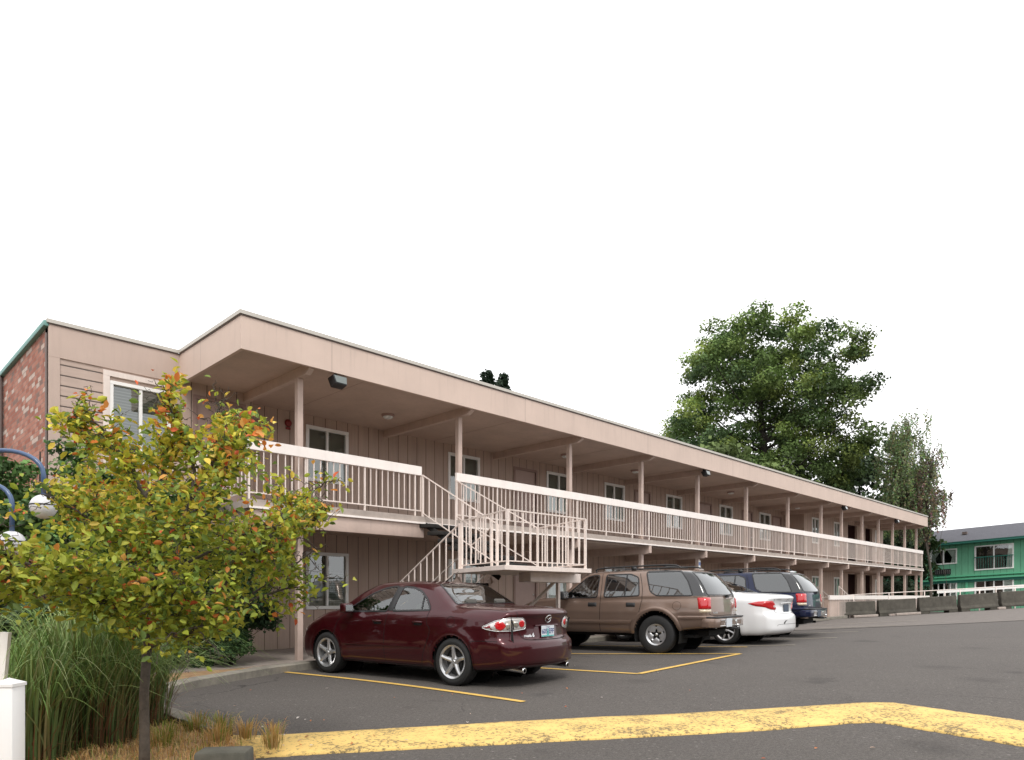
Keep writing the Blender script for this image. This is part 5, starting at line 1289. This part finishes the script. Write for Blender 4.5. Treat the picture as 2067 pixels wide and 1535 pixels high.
    def lines(s,kind,paths,w=.008,name='panel_gap'):
        for P in paths:
            P=[Vector(p) for p in P]; P=[Vector(q) for q in cr2(P)]; s.strip(kind,P,w,.0015,M['gap'],name,s.body,closed=False)
    def plate(s,y,z,w,h,mat,txt=None,ink=None,off=.012,state=None,tree=False):
        q=s.proj('B',y,z,0); x=q.x-off; m=MB(); m.box(x-.004,x,y-w/2,y+w/2,z-h/2,z+h/2); o=s.mb(m,'license_plate',mat,bevel=.0015,seg=1)
        if tree:
            t=MB(); zz=z
            for (a,b,c) in ((.03,-.055,.0),(.024,-.02,.03),(.017,.01,.05)): t.add([(x-.0052,y-a,zz+b),(x-.0052,y+a,zz+b),(x-.0052,y,zz+c)],[(0,1,2)])
            t.box(x-.0052,x-.005,y-.15,y+.15,z-h/2+.004,z-h/2+.02); s.mb(t,'plate_print',M['plategreen'],o)
        if txt:
            v_,f_=text_geo(txt,h*.62,bold=True); wmx=max(abs(a) for a,_,_ in v_); k=min(1,(w*.47)/wmx)
            s.mk('plate_letters',[(x-.0065,y-a*k,z-.004+b) for a,b,c in v_],f_,ink or M['plateink'],o,smooth=False)
        if state:
            v_,f_=text_geo(state,h*.2); s.mk('plate_state',[(x-.0065,y-a,z+h*.38+b) for a,b,c in v_],f_,ink or M['plateink'],o,smooth=False)
        return o
def cr2(P,n=5):
    o=[]
    if len(P)<3: return P
    for i in range(len(P)-1):
        a=P[max(i-1,0)];b=P[i];c=P[i+1];d=P[min(i+2,len(P)-1)]
        for s in range(n):
            t=s/n; o.append(.5*((2*b)+(c-a)*t+(2*a-5*b+4*c-d)*t*t+(3*b-a-3*c+d)*t**3))
    o.append(P[-1]); return o
def place(wheel_xy,ax,yo,L,deg,z):
    a=R(90+deg); lx=ax-L/2; return (wheel_xy[0]-(math.cos(a)*lx-math.sin(a)*yo),wheel_xy[1]-(math.sin(a)*lx+math.cos(a)*yo),z),a

# ---- maroon sedan
def sedan():
    L=4.66; ax=(1.03,3.69)
    S=dict(name='parked_sedan',L=L,axles=ax,R=.325,arch=.362,rim=.222,tw=.215,track=.885,floor=.20,fillet=.06,tuck=.06,lean=.44,zmid=1.0,
      zt=([0,.10,.5,.98,1.08,1.34,1.60,2.05,2.7,3.05,3.55,3.62,4.1,4.5,4.74],[1.02,1.045,1.072,1.088,1.105,1.245,1.382,1.435,1.425,1.33,1.055,1.03,.955,.84,.70]),
      zbelt=([0,.5,1.1,2,3.3,3.7,4.2,4.6,4.74],[.93,.965,.985,.96,.92,.90,.84,.74,.64]),
      w=([0,.35,.9,1.6,3.2,3.9,4.4,4.74],[.82,.865,.885,.885,.88,.875,.84,.78]),
      zb=([0,.25,.8,1.5,3.4,4.1,4.74],[.27,.235,.21,.20,.20,.20,.22]),
      rear=([.2,.28,.36,.50,.585,.62,.66,.80,.90,.98,1.03,1.1],[.10,.035,.005,0.,.012,.045,.085,.10,.085,.05,.055,.08]),
      front=([.2,.35,.5,.6,.7,.8,.95],[.05,.0,.0,.02,.06,.12,.2]),warpR=.75,warpF=.9,bowR=.25,bowF=.36,flare=.016,crease=(.80,.003),
      paint=M['maroon'],gr=.05,gasket=.026,
      glass={'front':('L',[(3.30,.975),(3.12,1.09),(2.85,1.235),(2.60,1.325),(2.40,1.352),(2.30,1.352),(2.37,.988)],M['carglass'],0),
             'back':('L',[(2.26,.992),(2.20,1.352),(1.98,1.335),(1.78,1.275),(1.62,1.17),(1.52,1.06),(1.50,1.015)],M['carglass'],0),
             'rear_glass':('T',[(1.12,-.66),(1.07,0),(1.12,.66),(1.61,.50),(1.64,0),(1.61,-.50)],M['carglass'],0),
             'windshield':('T',[(2.86,-.50),(2.84,0),(2.86,.50),(3.54,.66),(3.60,0),(3.54,-.66)],M['carglass'],0)})
    loc,a=place((6.06,7.12),ax[0],.885,L,7.5,0.0)
    c=Car(S,loc,a,label='dark maroon four-door sedan parked nearest the camera',cat='car')
    c.wheel('five'); c.interior(2.55,1.75,.62,M['seat'],1.30)
    c.lines('L',[[(3.46,.24),(3.50,.5),(3.45,.8),(3.30,.955)],[(2.36,.26),(2.37,.6),(2.335,.96)],[(1.50,1.0),(1.52,.85),(1.45,.72),(1.56,.45),(1.62,.26)],[(1.6,.245),(2.5,.235),(3.45,.24)]])
    c.lines('R',[[(3.46,.24),(3.50,.5),(3.45,.8),(3.30,.955)],[(2.36,.26),(2.37,.6),(2.335,.96)],[(1.50,1.0),(1.52,.85),(1.45,.72),(1.56,.45),(1.62,.26)]])
    # quarter divider & B pillar blackout
    c.patch('L',[(2.265,.995),(2.35,.995),(2.325,1.35),(2.22,1.35)],.003,M['trim'],'pillar_trim',c.body,r=.005,g=.05)
    c.strip('L',[(1.66,1.01),(1.70,1.22)],.022,.005,M['trim'],'window_divider',c.body,closed=False)
    # side moulding
    c.strip('L',[(1.62,.505),(2.4,.50),(3.3,.495)],.035,.008,M['maroon'],'side_moulding',c.body,closed=False)
    # fuel door
    c.strip('L',[(1.07+.075*math.cos(t),.865+.07*math.sin(t)) for t in np.linspace(0,2*PI,24)[:-1]],.005,.0015,M['gap'],'fuel_door',c.body)
    # handles
    for hx in (2.52,1.68):
        for k,sg in (('L',1),('R',-1)):
            q=c.proj(k,hx,.83,0); c.patch(k,[(hx-.08,.80),(hx+.08,.80),(hx+.08,.86),(hx-.08,.86)],.001,M['gap'],'handle_recess',c.body,r=.025,g=.03)
            m=MB(); m.tube([(hx-.095,q.y+sg*.004,.845),(hx-.08,q.y+sg*.022,.845),(hx,q.y+sg*.030,.848),(hx+.08,q.y+sg*.020,.845),(hx+.095,q.y+sg*.0,.843)],[.008,.013,.014,.013,.008],8); c.mb(m,'door_handle',M['maroon'],smooth=True)
    c.mirror(3.12,.98,M['maroon'])
    # tail lights (seen on the corner, wrapped)
    for k,sg in (('D',1),('E',-1)):
        u0=c.proj('B',.55*sg,.8,0); 
        def U(x,y): # local plan point -> u in diagonal frame
            cc=math.sqrt(.5); return (-x*cc-y*cc) if k=='D' else (x*cc-y*cc)
        pc=(.22,.86*sg); p_in=(.10,.50*sg)
        uo=U(.53,.87*sg); ui=U(.10,.47*sg)
        W=ui-uo
        P=[(uo,.80),(uo+W*.30,.885),(uo+W*.60,.925),(uo+W*.93,.925),(uo+W*1.0,.86),(uo+W*1.0,.775),(uo+W*.7,.752),(uo+W*.3,.752),(uo+W*.1,.775)]
        tl=c.patch(k,P,.006,M['lclear'],'tail_light',None,r=.03,g=.02,dome=.012)
        c.strip(k,roundpoly(P,.03),.010,.006,M['chrome'],'lamp_rim',tl)
        def disc(uu,zz,ru,rz,mat,nm,o): c.patch(k,[(uu+ru*math.cos(t),zz+rz*math.sin(t)) for t in np.linspace(0,2*PI,20)[:-1]],o,mat,nm,tl,r=0,g=.014,dome=0)
        disc(uo+W*.40,.823,abs(W)*.125,.062,M['lred'],'red_lens',.024); disc(uo+W*.565,.818,abs(W)*.068,.048,M['metal'],'reflector',.026)
        disc(uo+W*.89,.848,abs(W)*.082,.055,M['lred'],'red_lens',.024); disc(uo+W*.755,.842,abs(W)*.075,.048,M['metal'],'reflector',.026)
        c.patch(k,[(uo+W*.03,.797),(uo+W*.22,.845),(uo+W*.25,.768),(uo+W*.1,.782)],.019,M['ldark'],'side_reflector',tl,r=.01,g=.02)
        c.strip(k,[(uo+W*.645,.915),(uo+W*.675,.84),(uo+W*.69,.768)],.010,.024,M['gap'],'lamp_gap',tl,closed=False)
    # boot lid lines
    c.lines('B',[[(.60,1.0),(.575,.9),(.545,.75),(.50,.665),(.40,.632),(0,.625),(-.40,.632),(-.50,.665),(-.545,.75),(-.575,.9),(-.60,1.0)]],.008)
    c.lines('B',[[(.70,.50+.02),(.4,.515),(0,.52)]],.004) if False else None
    c.lines('L',[[(.30,.62),(.62,.62),(.73,.60)],[(.70,.60),(.72,.42),(.73,.26)]],.006)
    c.lines('T',[[(.10,.66),(.5,.72),(1.05,.73)]],.006)
    # plate recess, plate, emblem, badge
    c.patch('B',[(-.30,.665),(.30,.665),(.27,.80),(-.27,.80)],.002,M['maroon'],'plate_recess',c.body,r=.03,g=.04)
    c.strip('B',[(-.27,.812),(0,.82),(.27,.812)],.022,.012,M['maroon'],'plate_garnish',c.body,closed=False)
    c.plate(0,.735,.305,.15,M['plate'],'605 EFF',M['plateink'],.02,'Oregon',True)
    e=c.strip('B',[(.066*math.cos(t),.905+.050*math.sin(t)) for t in np.linspace(0,2*PI,28)[:-1]],.008,.012,M['chrome'],'emblem',None)
    c.strip('B',[(.058,.922),(.030,.916),(0,.893),(-.030,.916),(-.058,.922)],.009,.014,M['chrome'],'emblem_wings',e,closed=False)
    c.text('B','mazda',.405,.685,.052,.006,M['chrome'],'badge',c.body,flip=True); c.text('B','6',.305,.69,.075,.006,M['chrome'],'badge',c.body,flip=True)
    # bumper reveal line + lower dark valance
    c.strip('B',[(-.80,.315),(0,.30),(.80,.315)],.012,.006,M['maroon'],'bumper_crease',c.body,closed=False)
    c.patch('B',[(-.62,.275),(.62,.275),(.58,.20),(-.58,.20)],.004,M['gap'],'valance',c.body,r=.02,g=.05)
    for y in(.52,-.52):
        m=MB(); m.tube([(.45,y,.25),(.10,y,.235)],.036,16,False); m.tube([(.10,y,.235),(.085,y,.235)],[.036,.038],16,False); m.lathe([(.026,0),(.038,-.001),(.038,.012)],(.084,y,.235),'x',16); c.mb(m,'exhaust_tip',M['chrome'],smooth=True)
    # antenna
    q=c.proj('T',1.95,0,0); m=MB(); m.tube([q,q+Vector((-.10,0,.05)),q+Vector((-.26,0,.15))],[.008,.004,.002],6); c.mb(m,'antenna',M['black'],smooth=True)
    # sunroof
    c.patch('T',[(2.02,-.40),(2.02,.40),(2.58,.40),(2.58,-.40)],.003,M['trim'],'sunroof',None,r=.06,g=.06)
    # high mount
    c.patch('L',[(4.40,.545),(4.52,.54),(4.52,.585),(4.40,.59)],.004,M['ldark'],'side_marker',c.body,r=.01,g=.03)
    # headlight
    for k in('L','R'): c.patch(k,[(4.28,.66),(4.55,.58),(4.56,.68),(4.40,.76)],.004,M['lclear'],'headlight',None,r=.03,g=.03)
    return c
sedan()
# ---- white sedan
def white_sedan():
    L=4.62; ax=(1.10,3.70)
    S=dict(name='parked_sedan',L=L,axles=ax,R=.315,arch=.35,rim=.215,tw=.205,track=.865,floor=.2,fillet=.07,tuck=.06,lean=.42,zmid=1.05,
      zt=([0,.10,.45,.82,.95,1.3,1.7,2.1,2.6,2.95,3.5,3.58,4.0,4.35,4.54],[1.06,1.09,1.12,1.135,1.155,1.31,1.435,1.465,1.455,1.35,1.08,1.05,.98,.86,.7]),
      zbelt=([0,.5,1.1,2,3.2,3.6,4.1,4.4,4.54],[.96,1.0,1.01,.98,.94,.92,.86,.76,.64]),
      w=([0,.35,.9,1.6,3.0,3.7,4.2,4.54],[.80,.85,.87,.875,.87,.865,.83,.77]),
      zb=([0,.25,.8,1.5,3.3,4.0,4.54],[.27,.22,.20,.20,.20,.20,.22]),
      rear=([.2,.28,.38,.55,.64,.68,.72,.86,.96,1.03,1.1],[.09,.03,0,0,.02,.06,.09,.10,.07,.03,.07]),
      front=([.2,.35,.5,.6,.7,.8,.95],[.05,.0,.0,.02,.06,.12,.2]),warpR=.75,warpF=.9,bowR=.22,bowF=.34,flare=.014,
      paint=M['whitep'],gr=.05,gasket=.02,
      glass={'front':('L',[(3.22,.99),(3.0,1.14),(2.7,1.29),(2.5,1.36),(2.22,1.375),(2.26,1.01)],M['carglass'],0),
             'back':('L',[(2.16,1.012),(2.12,1.375),(1.85,1.36),(1.6,1.28),(1.42,1.12),(1.36,1.04)],M['carglass'],0),
             'rear_glass':('T',[(.96,-.62),(.90,0),(.96,.62),(1.62,.48),(1.67,0),(1.62,-.48)],M['carglass'],0),
             'windshield':('T',[(2.76,-.50),(2.74,0),(2.76,.50),(3.46,.66),(3.52,0),(3.46,-.66)],M['carglass'],0)})
    loc,a=place((14.02,7.32),ax[0],.865,L,4.0,.155)
    c=Car(S,loc,a,label='white four-door sedan parked between the two suvs',cat='car')
    c.wheel('eight'); c.interior(2.4,1.6,.64,M['seatd'],1.32)
    for k in('L','R'): c.lines(k,[[(3.3,.24),(3.34,.5),(3.3,.8),(3.2,.97)],[(2.24,.26),(2.25,.6),(2.2,.99)],[(1.36,1.0),(1.40,.85),(1.36,.72),(1.46,.45),(1.5,.26)]])
    for k,sg in(('D',1),('E',-1)):
        cc=math.sqrt(.5)
        def U(x,y): return (-x*cc-y*cc) if k=='D' else (x*cc-y*cc)
        uo=U(.60,.855*sg); ui=U(.10,.50*sg); W=ui-uo
        P=[(uo,.90),(uo+W*.3,.945),(uo+W*.8,.96),(uo+W*.93,.91),(uo+W,.78),(uo+W*.93,.76),(uo+W*.72,.775),(uo+W*.5,.82),(uo+W*.2,.845)]
        tl=c.patch(k,P,.006,M['lred'],'tail_light',None,r=.03,g=.02,dome=.012)
        c.patch(k,[(uo+W*.87+abs(W)*.055*math.cos(t),.835+.045*math.sin(t)) for t in np.linspace(0,2*PI,18)[:-1]],.02,M['lclear'],'reverse_lens',tl,r=0,g=.02)
    c.lines('B',[[(.58,1.0),(.56,.9),(.52,.75),(.46,.70),(0,.685),(-.46,.70),(-.52,.75),(-.56,.9),(-.58,1.0)]],.007)
    c.lines('B',[[(-.62,.42),(-.5,.455),(0,.46),(.5,.455),(.56,.42)]],.006)
    c.strip('B',[(-.33,.905),(0,.915),(.33,.905)],.030,.016,M['whitep'],'plate_garnish',c.body,closed=False); c.strip('B',[(-.32,.888),(0,.897),(.32,.888)],.008,.006,M['gap'],'garnish_shadow',c.body,closed=False)
    c.plate(0,.80,.31,.16,M['platedark'],None)
    e=c.strip('B',[(.045*math.cos(t),.985+.03*math.sin(t)) for t in np.linspace(0,2*PI,24)[:-1]],.008,.008,M['chrome'],'emblem',None)
    c.text('B','COROLLA',.42,.985,.035,.004,M['metal'],'badge',c.body,flip=True)
    c.patch('D',[(-.26,.48),(-.20,.53),(-.10,.55),(-.18,.505),(-.22,.46)],.003,M['trim'],'bumper_scrape',c.body,r=.004,g=.02)
    c.mirror(3.02,1.0,M['whitep'])
    q=c.proj('T',1.85,0,0); m=MB(); m.tube([q,q+Vector((-.1,0,.05)),q+Vector((-.22,0,.12))],[.008,.004,.002],6); c.mb(m,'antenna',M['black'],smooth=True)
    for hx in (2.4,1.52):
        for k,sg in (('L',1),('R',-1)):
            q=c.proj(k,hx,.87,0); m=MB(); m.tube([(hx-.09,q.y,.87),(hx-.07,q.y+sg*.025,.87),(hx+.07,q.y+sg*.022,.87),(hx+.09,q.y,.87)],.012,8); c.mb(m,'door_handle',M['whitep'],smooth=True)
    return c
white_sedan()
# ---- suvs
def suv(paintm,xy,deg,z,label,second):
    L=4.62; ax=(1.20,3.92)
    S=dict(name='parked_suv',L=L,axles=ax,R=.372,arch=.462,rim=.20,tw=.235,track=.865,floor=.32,fillet=.06,tuck=.03,lean=.27,zmid=1.15,
      zt=([0,.2,.6,1.5,2.55,2.8,3.45,3.52,4.0,4.45,4.62],[1.60,1.62,1.635,1.645,1.625,1.585,1.14,1.11,1.07,1.0,.93]),
      zbelt=([0,.5,1.2,2,3.3,3.6,4.2,4.62],[1.09,1.09,1.085,1.07,1.04,1.02,.97,.87]),
      w=([0,.4,1.2,3.2,3.9,4.4,4.62],[.845,.86,.865,.865,.86,.83,.79]),
      zb=([0,.3,.9,1.5,3.5,4.2,4.62],[.52,.49,.42,.37,.36,.36,.36]),
      rear=([.3,.55,.70,1.05,1.15,1.3,1.45,1.55,1.62,1.7],[.10,.10,.10,.12,.15,.235,.36,.47,.56,.62]),
      front=([.3,.5,.7,.85,1.0],[.04,0,.0,.03,.1]),warpR=1.7,warpF=.7,bowR=.13,bowF=.22,flare=.012,crease=(.80,.004),
      black=lambda x,y,z: 1.115<z<1.585 and y>.5 and x<.46+(z-1.09)*.62+.01,paint=paintm,gr=.05,gasket=.024,lipw=.075,lipo=.022,rimmat=M['alloy'],
      glass={'front':('L',[(3.34,1.075),(3.12,1.22),(2.78,1.50),(2.62,1.535),(2.50,1.54),(2.50,1.085)],M['carglass'],0),
             'back':('L',[(2.34,1.09),(2.34,1.545),(1.80,1.55),(1.62,1.48),(1.56,1.12)],M['tint'],0),
             'cargo':('L',[(1.20,1.12),(1.34,1.20),(1.47,1.59),(.76,1.59),(.60,1.40),(.47,1.12)],M['tint'],0),
             'rear_glass':('B',[(-.74,1.135),(.74,1.135),(.70,1.35),(.62,1.565),(-.62,1.565),(-.70,1.35)],M['tint'] ,0),
             'windshield':('T',[(2.86,-.55),(2.84,0),(2.86,.55),(3.42,.70),(3.48,0),(3.42,-.70)],M['carglass'],0)})
    loc,a=place(xy,ax[0],.865,L,deg,z)
    c=Car(S,loc,a,label=label,cat='suv',group='suvs with roof rails parked at the motel')
    c.wheel('stamped'); c.interior(2.75,1.95,.78,M['seatd'],1.48)
    for k in('L','R'):
        c.lines(k,[[(3.46,.40),(3.47,.7),(3.46,.9),(3.40,1.05)],[(2.42,.40),(2.42,.8),(2.42,1.3),(2.44,1.57)],[(1.55,.80),(1.52,.95),(1.50,1.08),(1.52,1.3),(1.60,1.56)]],.010)
        c.strip(k,[(1.70,.61),(2.4,.60),(3.42,.59)],.075,.016,paintm,'side_cladding',c.body,closed=False)
        c.strip(k,[(.16,.72),(.5,.715),(.74,.71)],.06,.016,paintm,'side_cladding',c.body,closed=False)
        for hx in (2.60,1.74):
            c.patch(k,[(hx-.10,.90),(hx+.10,.90),(hx+.10,.985),(hx-.10,.985)],.004,M['black'],'door_handle',None,r=.015,g=.04,dome=.012)
    c.strip('L',[(1.88,1.10),(1.88,1.54)],.025,.005,M['trim'],'window_divider',c.body,closed=False)
    c.strip('L',[(.78+.085*math.cos(t),.93+.08*math.sin(t)) for t in np.linspace(0,2*PI,24)[:-1]],.005,.0015,M['gap'],'fuel_door',c.body)
    # tail lights on the corner
    for k,sg in(('D',1),('E',-1)):
        cc=math.sqrt(.5)
        def U(x,y): return (-x*cc-y*cc) if k=='D' else (x*cc-y*cc)
        uo=U(.36,.845*sg); ui=U(.135,.72*sg); W=ui-uo
        tl=c.patch(k,[(uo,.87),(uo,1.085),(ui,1.085),(ui,.87)],.008,M['lred'],'tail_light',None,r=.02,g=.02,dome=.014)
        c.patch(k,[(uo+W*.08,.805),(uo,.865),(ui,.865),(ui,.805)],.008,M['lamber'],'reverse_lens',tl,r=.015,g=.02,dome=.01)
    c.lines('B',[[(.70,1.12),(.715,.9),(.69,.76),(0,.75),(-.69,.76),(-.715,.9),(-.70,1.12)],[(-.75,1.105),(0,1.11),(.75,1.105)]],.010)
    c.text('B','BLAZER' if second==0 else 'JIMMY',.55,.80,.045,.005,M['metal'],'badge',c.body,flip=True)
    # wiper
    m=MB(); q=c.proj('B',.0,1.12,.03); m.tube([q,c.proj('B',-.4,1.15,.025)],.01,6); m.box(q.x-.02,q.x+.02,-.04,.04,1.08,1.14); c.mb(m,'rear_wiper',M['black'])
    # bumper
    def bump(x0,z0,z1,yw,r=.14):
        P=[(.30,yw),(.14,yw),(x0+.03,yw-.05),(x0,yw-.14),(x0,-yw+.14),(x0+.03,-yw+.05),(.14,-yw),(.30,-yw)]
        return MB().prism(P,z0,z1)
    c.mb(bump(.03,.53,.70,.855),'rear_bumper',paintm if second==0 else M['navy'],bevel=.02)
    c.mb(bump(.02,.702,.73,.84),'bumper_step_pad',M['black'],bevel=.008)
    m=MB(); m.box(.018,.045,-.60,.60,.545,.565); m.box(.016,.045,-.58,.58,.655,.672); m.box(.02,.046,-.33,-.24,.565,.655); m.box(.02,.046,.24,.33,.565,.655)
    c.mb(m,'bumper_chrome',M['chrome'],bevel=.004)
    m=MB(); m.box(.023,.032,-.58,.58,.565,.655); c.mb(m,'bumper_panel',M['chrome'] if second else paintm)
    m=MB(); m.box(.008,.014,.0,.31,.53,.69); o=c.mb(m,'license_plate',M['plate'] if second==0 else M['platedark'])
    m=MB(); m.box(-.06,.3,-.03,.03,.475,.525); m.box(-.12,-.04,-.045,.045,.49,.51); c.mb(m,'tow_hitch',M['black'],bevel=.006)
    m=MB(); m.tube([(-.10,0,.51),(-.10,0,.55)],.012,10); m.lathe([(.025*math.sin(PI*i/8),-.025*math.cos(PI*i/8)) for i in range(9)],(-.10,0,.565),'z',12); c.mb(m,'tow_ball',M['chrome'],smooth=True)
    m=MB(); m.tube([(1.2,-.45,.40),(.25,-.5,.38)],.03,10); m.box(1.0,1.35,-.6,.6,.33,.40); m.box(.3,.9,-.45,.45,.36,.46); c.mb(m,'underbody',M['gap'])
    # roof rails
    for sg in(1,-1):
        y=sg*.56; m=MB(); P=[(3.0-.35,y,1.60),(2.55,y,1.68),(1.5,y,1.715),(.95,y,1.71),(.82,y,1.655)]
        m.tube(cr([Vector(p) for p in P],5),.017,8); m.box(1.75,1.85,y-.02,y+.02,1.62,1.70)
        c.mb(m,'roof_rail',M['black'],smooth=True)
    m=MB(); m.bar((1.15,-.56,1.70),(1.15,.56,1.70),.05,.025); m.bar((2.25,-.56,1.685),(2.25,.56,1.685),.05,.025); c.mb(m,'roof_crossbar',M['black'])
    m=MB(); m.box(.62,.72,-.16,.16,1.60,1.65); c.mb(m,'high_brake_light',paintm if second==0 else M['chrome'],bevel=.012)
    for k in('L','R'): c.patch(k,[(.70,1.605),(2.6,1.60),(2.6,1.618),(.70,1.622)],.002,M['trim'],'roof_gutter',c.body,r=0,g=.06)
    c.mirror(3.20,1.06,M['black'],sz=1.25)
    for k in('L','R'): c.patch(k,[(4.30,.72),(4.50,.72),(4.50,.86),(4.30,.86)],.004,M['lclear'],'headlight',None,r=.02,g=.03)
    return c
suv(M['brown'],(11.42,7.40),8.5,.10,'brown suv with roof rails parked right of the stairs',0)
suv(M['navy'],(16.40,7.62),7.5,.19,'navy blue suv parked on the far side of the white sedan',1)

# ------------------------------------------------------------------ unseen tree line, added behind the camera to darken reflections in car paint
r=np.random.default_rng(77); cs=[];ns=[];ss=[];ks=[]
for i in range(160):
    a=R(45+180)+r.uniform(-1.75,1.75); d=r.uniform(24,34); cx=math.cos(a)*d; cy=math.sin(a)*d; h=r.uniform(3.5,7)
    n=70; p=unit(r.normal(size=(n,3)))*r.uniform(.3,1,size=(n,1))*np.array([2.4,2.4,h*.55]); cs.append(np.array([[cx,cy,h*.5]])+p); ns.append(unit(r.normal(size=(n,3)))); ss.append(r.uniform(.9,1.7,size=n)); ks.append(np.tile([[.03,.05,.02]],(n,1))*r.uniform(.6,1.5,size=(n,1)))
hd=leaf_mesh('added_tree_row',np.concatenate(cs),np.concatenate(ns),np.concatenate(ss),np.concatenate(ks),M['fol'],None,'quad'); tag(hd,'unseen mass of dark trees added behind the viewer to darken reflections','trees',kind='stuff')

# ------------------------------------------------------------------ world, sun, camera
W=bpy.data.worlds.new('World'); sc.world=W; W.use_nodes=True; nt_=W.node_tree; nt_.nodes.clear()
out=nt_.nodes.new('ShaderNodeOutputWorld'); bg=nt_.nodes.new('ShaderNodeBackground'); sky=nt_.nodes.new('ShaderNodeTexSky'); sky.sky_type='NISHITA'; sky.sun_disc=False
EL=R(52); AZ=R(232)   # sun towards -X,-Y, behind the camera's left
sky.sun_elevation=EL; sky.sun_rotation=PI/2-AZ; sky.air_density=1; sky.dust_density=6; sky.ozone_density=1
hs=nt_.nodes.new('ShaderNodeHueSaturation'); hs.inputs['Saturation'].default_value=.06; nt_.links.new(sky.outputs[0],hs.inputs['Color'])
mx=nt_.nodes.new('ShaderNodeMix'); mx.data_type='RGBA'; mx.inputs[0].default_value=.90; nt_.links.new(hs.outputs[0],mx.inputs[6]); mx.inputs[7].default_value=(14.2,14.2,14.4,1)
nt_.links.new(mx.outputs[2],bg.inputs['Color']); bg.inputs['Strength'].default_value=.12; nt_.links.new(bg.outputs[0],out.inputs[0])
sl=bpy.data.lights.new('sun','SUN'); sl.energy=1.7; sl.angle=R(14); sl.color=(1,.96,.9); so=bpy.data.objects.new('sun',sl); COL.objects.link(so)
sd=Vector((math.cos(EL)*math.cos(AZ),math.cos(EL)*math.sin(AZ),math.sin(EL))); so.rotation_euler=sd.to_track_quat('Z','Y').to_euler(); so.location=sd*60
cam=bpy.data.cameras.new('camera'); co=bpy.data.objects.new('camera',cam); COL.objects.link(co); sc.camera=co
co.location=(0,0,1.2); co.rotation_euler=(R(90),0,-math.atan2(.7116,.7026)); cam.sensor_width=36; cam.lens=1400/2067*36; cam.shift_y=(1205-767.5)/2067; cam.clip_start=.05; cam.clip_end=2000
sc.view_settings.view_transform='Standard'; sc.view_settings.look='None'; sc.view_settings.exposure=0; sc.view_settings.gamma=1
sc.cycles.max_bounces=6; sc.cycles.transparent_max_bounces=12; sc.cycles.use_adaptive_sampling=True
